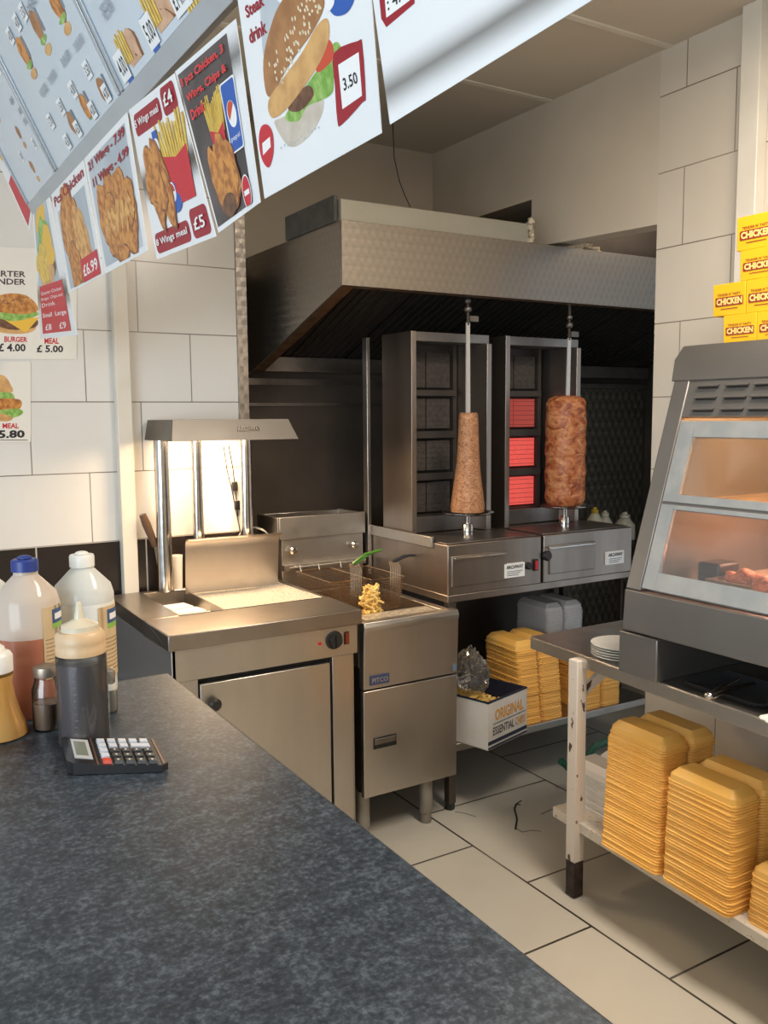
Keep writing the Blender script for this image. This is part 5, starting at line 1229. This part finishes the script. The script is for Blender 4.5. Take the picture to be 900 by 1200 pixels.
def stext(s, mb, m_, txt, q, bold=.02):   # q: BL, BR, TR, TL in pixels
    uvs = [uvS(s, *p_) for p_ in q]; vs, fs = text_mesh(txt, bold); mb.set(m_); d = s.L()
    out = []
    for x, y in vs:
        u = uvs[0][0]*(1-x)*(1-y)+uvs[1][0]*x*(1-y)+uvs[2][0]*x*y+uvs[3][0]*(1-x)*y; v = uvs[0][1]*(1-x)*(1-y)+uvs[1][1]*x*(1-y)+uvs[2][1]*x*y+uvs[3][1]*(1-x)*y
        out.append(s.p(u, v, d))
    mb.add(out, fs)
mb = MB(REDD); stext(s, mb, REDD, 'Steak', [(290, 22), (311, 6), (308, -10), (287, 8)], .03); stext(s, mb, REDD, 'drink', [(294, 52), (314, 38), (311, 22), (291, 36)], .03)
stext(s, mb, INK, '3.50', [(404, 107), (421, 97), (418, 83), (402, 92)], .02); mb.build('lettering', t)
# next sheet, mostly white
t, s = mk_sheet([(424, -95), (860, -400), (905, -130), (457, 146)], 'largest blank white menu sheet with a red-framed 4.00 price at its top', .004)
mb = MB(RED); spoly(s, mb, REDD, [(441, -40), (447, 22), (453, 32), (486, 4), (488, -60)]); spoly(s, mb, PRWHITE, [(449, -30), (453, 21), (481, 0), (480, -50)]); mb.build('printed_picture', t)
mb = MB(INK); stext(s, mb, INK, ': 4.00', [(455, 13), (484, -8), (482, -22), (453, -3)], .02); mb.build('lettering', t)
# angled banner at the far end
t, s = mk_sheet([(-32, 125), (-24, 98), (38, 250), (35, 272)], 'small angled menu sheet hanging past the far left end of the rail', 0)
mb = MB(BLUEP); s.rect(mb, BLUEP, .2, .95, .55, .98); s.rect(mb, FRIES, .3, .8, .5, .62); s.rect(mb, RED, .1, .98, .03, .36); mb.build('printed_picture', t)

# posters on the back tiles
def poster(px, label):
    S_ = Sheet(*[at(x, y, 1, YT-.003) for x, y in px]); t = thing('wall_poster', label, 'poster', (S_.c[0]+S_.c[1])/2, 'price posters on the back tiles')
    mb = MB(mat('poster_paper', (.78, .75, .68), .5)); S_.slab(mb, .001); mb.build('paper', t); return t, S_
t, s = poster([(-60, 287), (90, 293), (90, 421), (-60, 421)], 'quarter pounder poster with burger and meal prices, upper one')
mb = MB(BUN)
spoly(s, mb, BUNL, smooth([(-14, 385), (10, 391), (34, 390), (42, 384), (34, 380), (-5, 378)])); spoly(s, mb, PATTY, smooth([(-16, 374), (10, 386), (40, 384), (43, 374), (20, 370)])); spoly(s, mb, CHEESE, [(4, 374), (46, 372), (30, 390)])
spoly(s, mb, SALAD, smooth([(-16, 366), (10, 376), (30, 374), (46, 368), (30, 362), (0, 362)])); spoly(s, mb, FRIED, smooth([(-16, 362), (-10, 350), (10, 344), (30, 346), (42, 356), (43, 365), (20, 368)]))
s.hold = True
for i in range(26): u, v = uvS(s, 0+(i*7) % 38, 349+(i*5) % 12); s.ell(mb, SEED, u, v, .006, .005, 0, 0, 0, 6)
mb.build('printed_picture', t)
mb = MB(INK); NK = mat('dark_maroon_ink', (.06, .03, .04), .5)
stext(s, mb, NK, 'QUARTER', [(-28, 325), (30, 326), (30, 318), (-28, 316)], .02); stext(s, mb, NK, 'POUNDER', [(-28, 333), (30, 334), (30, 327), (-28, 325)], .02)
stext(s, mb, RED, 'BURGER', [(5, 401), (32, 401), (32, 395), (5, 394)], .03); stext(s, mb, RED, 'MEAL', [(52, 403), (69, 403), (69, 396), (52, 396)], .03)
stext(s, mb, INK, '£ 4.00', [(-2, 412), (30, 412), (30, 403), (-2, 402)], .03); stext(s, mb, INK, '£ 5.00', [(43, 413), (74, 413), (74, 405), (43, 404)], .03); mb.build('lettering', t)
t, s = poster([(-60, 422), (36, 424), (36, 518), (-60, 518)], 'lower poster with layered chicken burger priced 5.80')
mb = MB(BUN)
spoly(s, mb, BUNL, smooth([(-20, 460), (-10, 442), (4, 440), (12, 450), (13, 460)])); spoly(s, mb, SALAD, smooth([(-18, 468), (0, 474), (16, 470), (14, 461), (-5, 460)])); spoly(s, mb, FRIED, smooth([(-18, 478), (10, 482), (24, 478), (22, 468), (-8, 468)]))
spoly(s, mb, SALAD, smooth([(-10, 488), (14, 490), (27, 484), (20, 479), (-8, 482)])); spoly(s, mb, BUNL, smooth([(-18, 490), (6, 494), (15, 490), (4, 485), (-10, 485)])); mb.build('printed_picture', t)
mb = MB(INK); stext(s, mb, RED, 'MEAL', [(3, 502), (22, 502), (22, 496), (3, 496)], .03); stext(s, mb, INK, '£5.80', [(-12, 514), (29, 513), (29, 504), (-12, 504)], .04); s.rect(mb, INK, .5, .96, .02, .028); mb.build('lettering', t)

for o in bpy.data.objects:
    if '_w' in o: del o['_w']
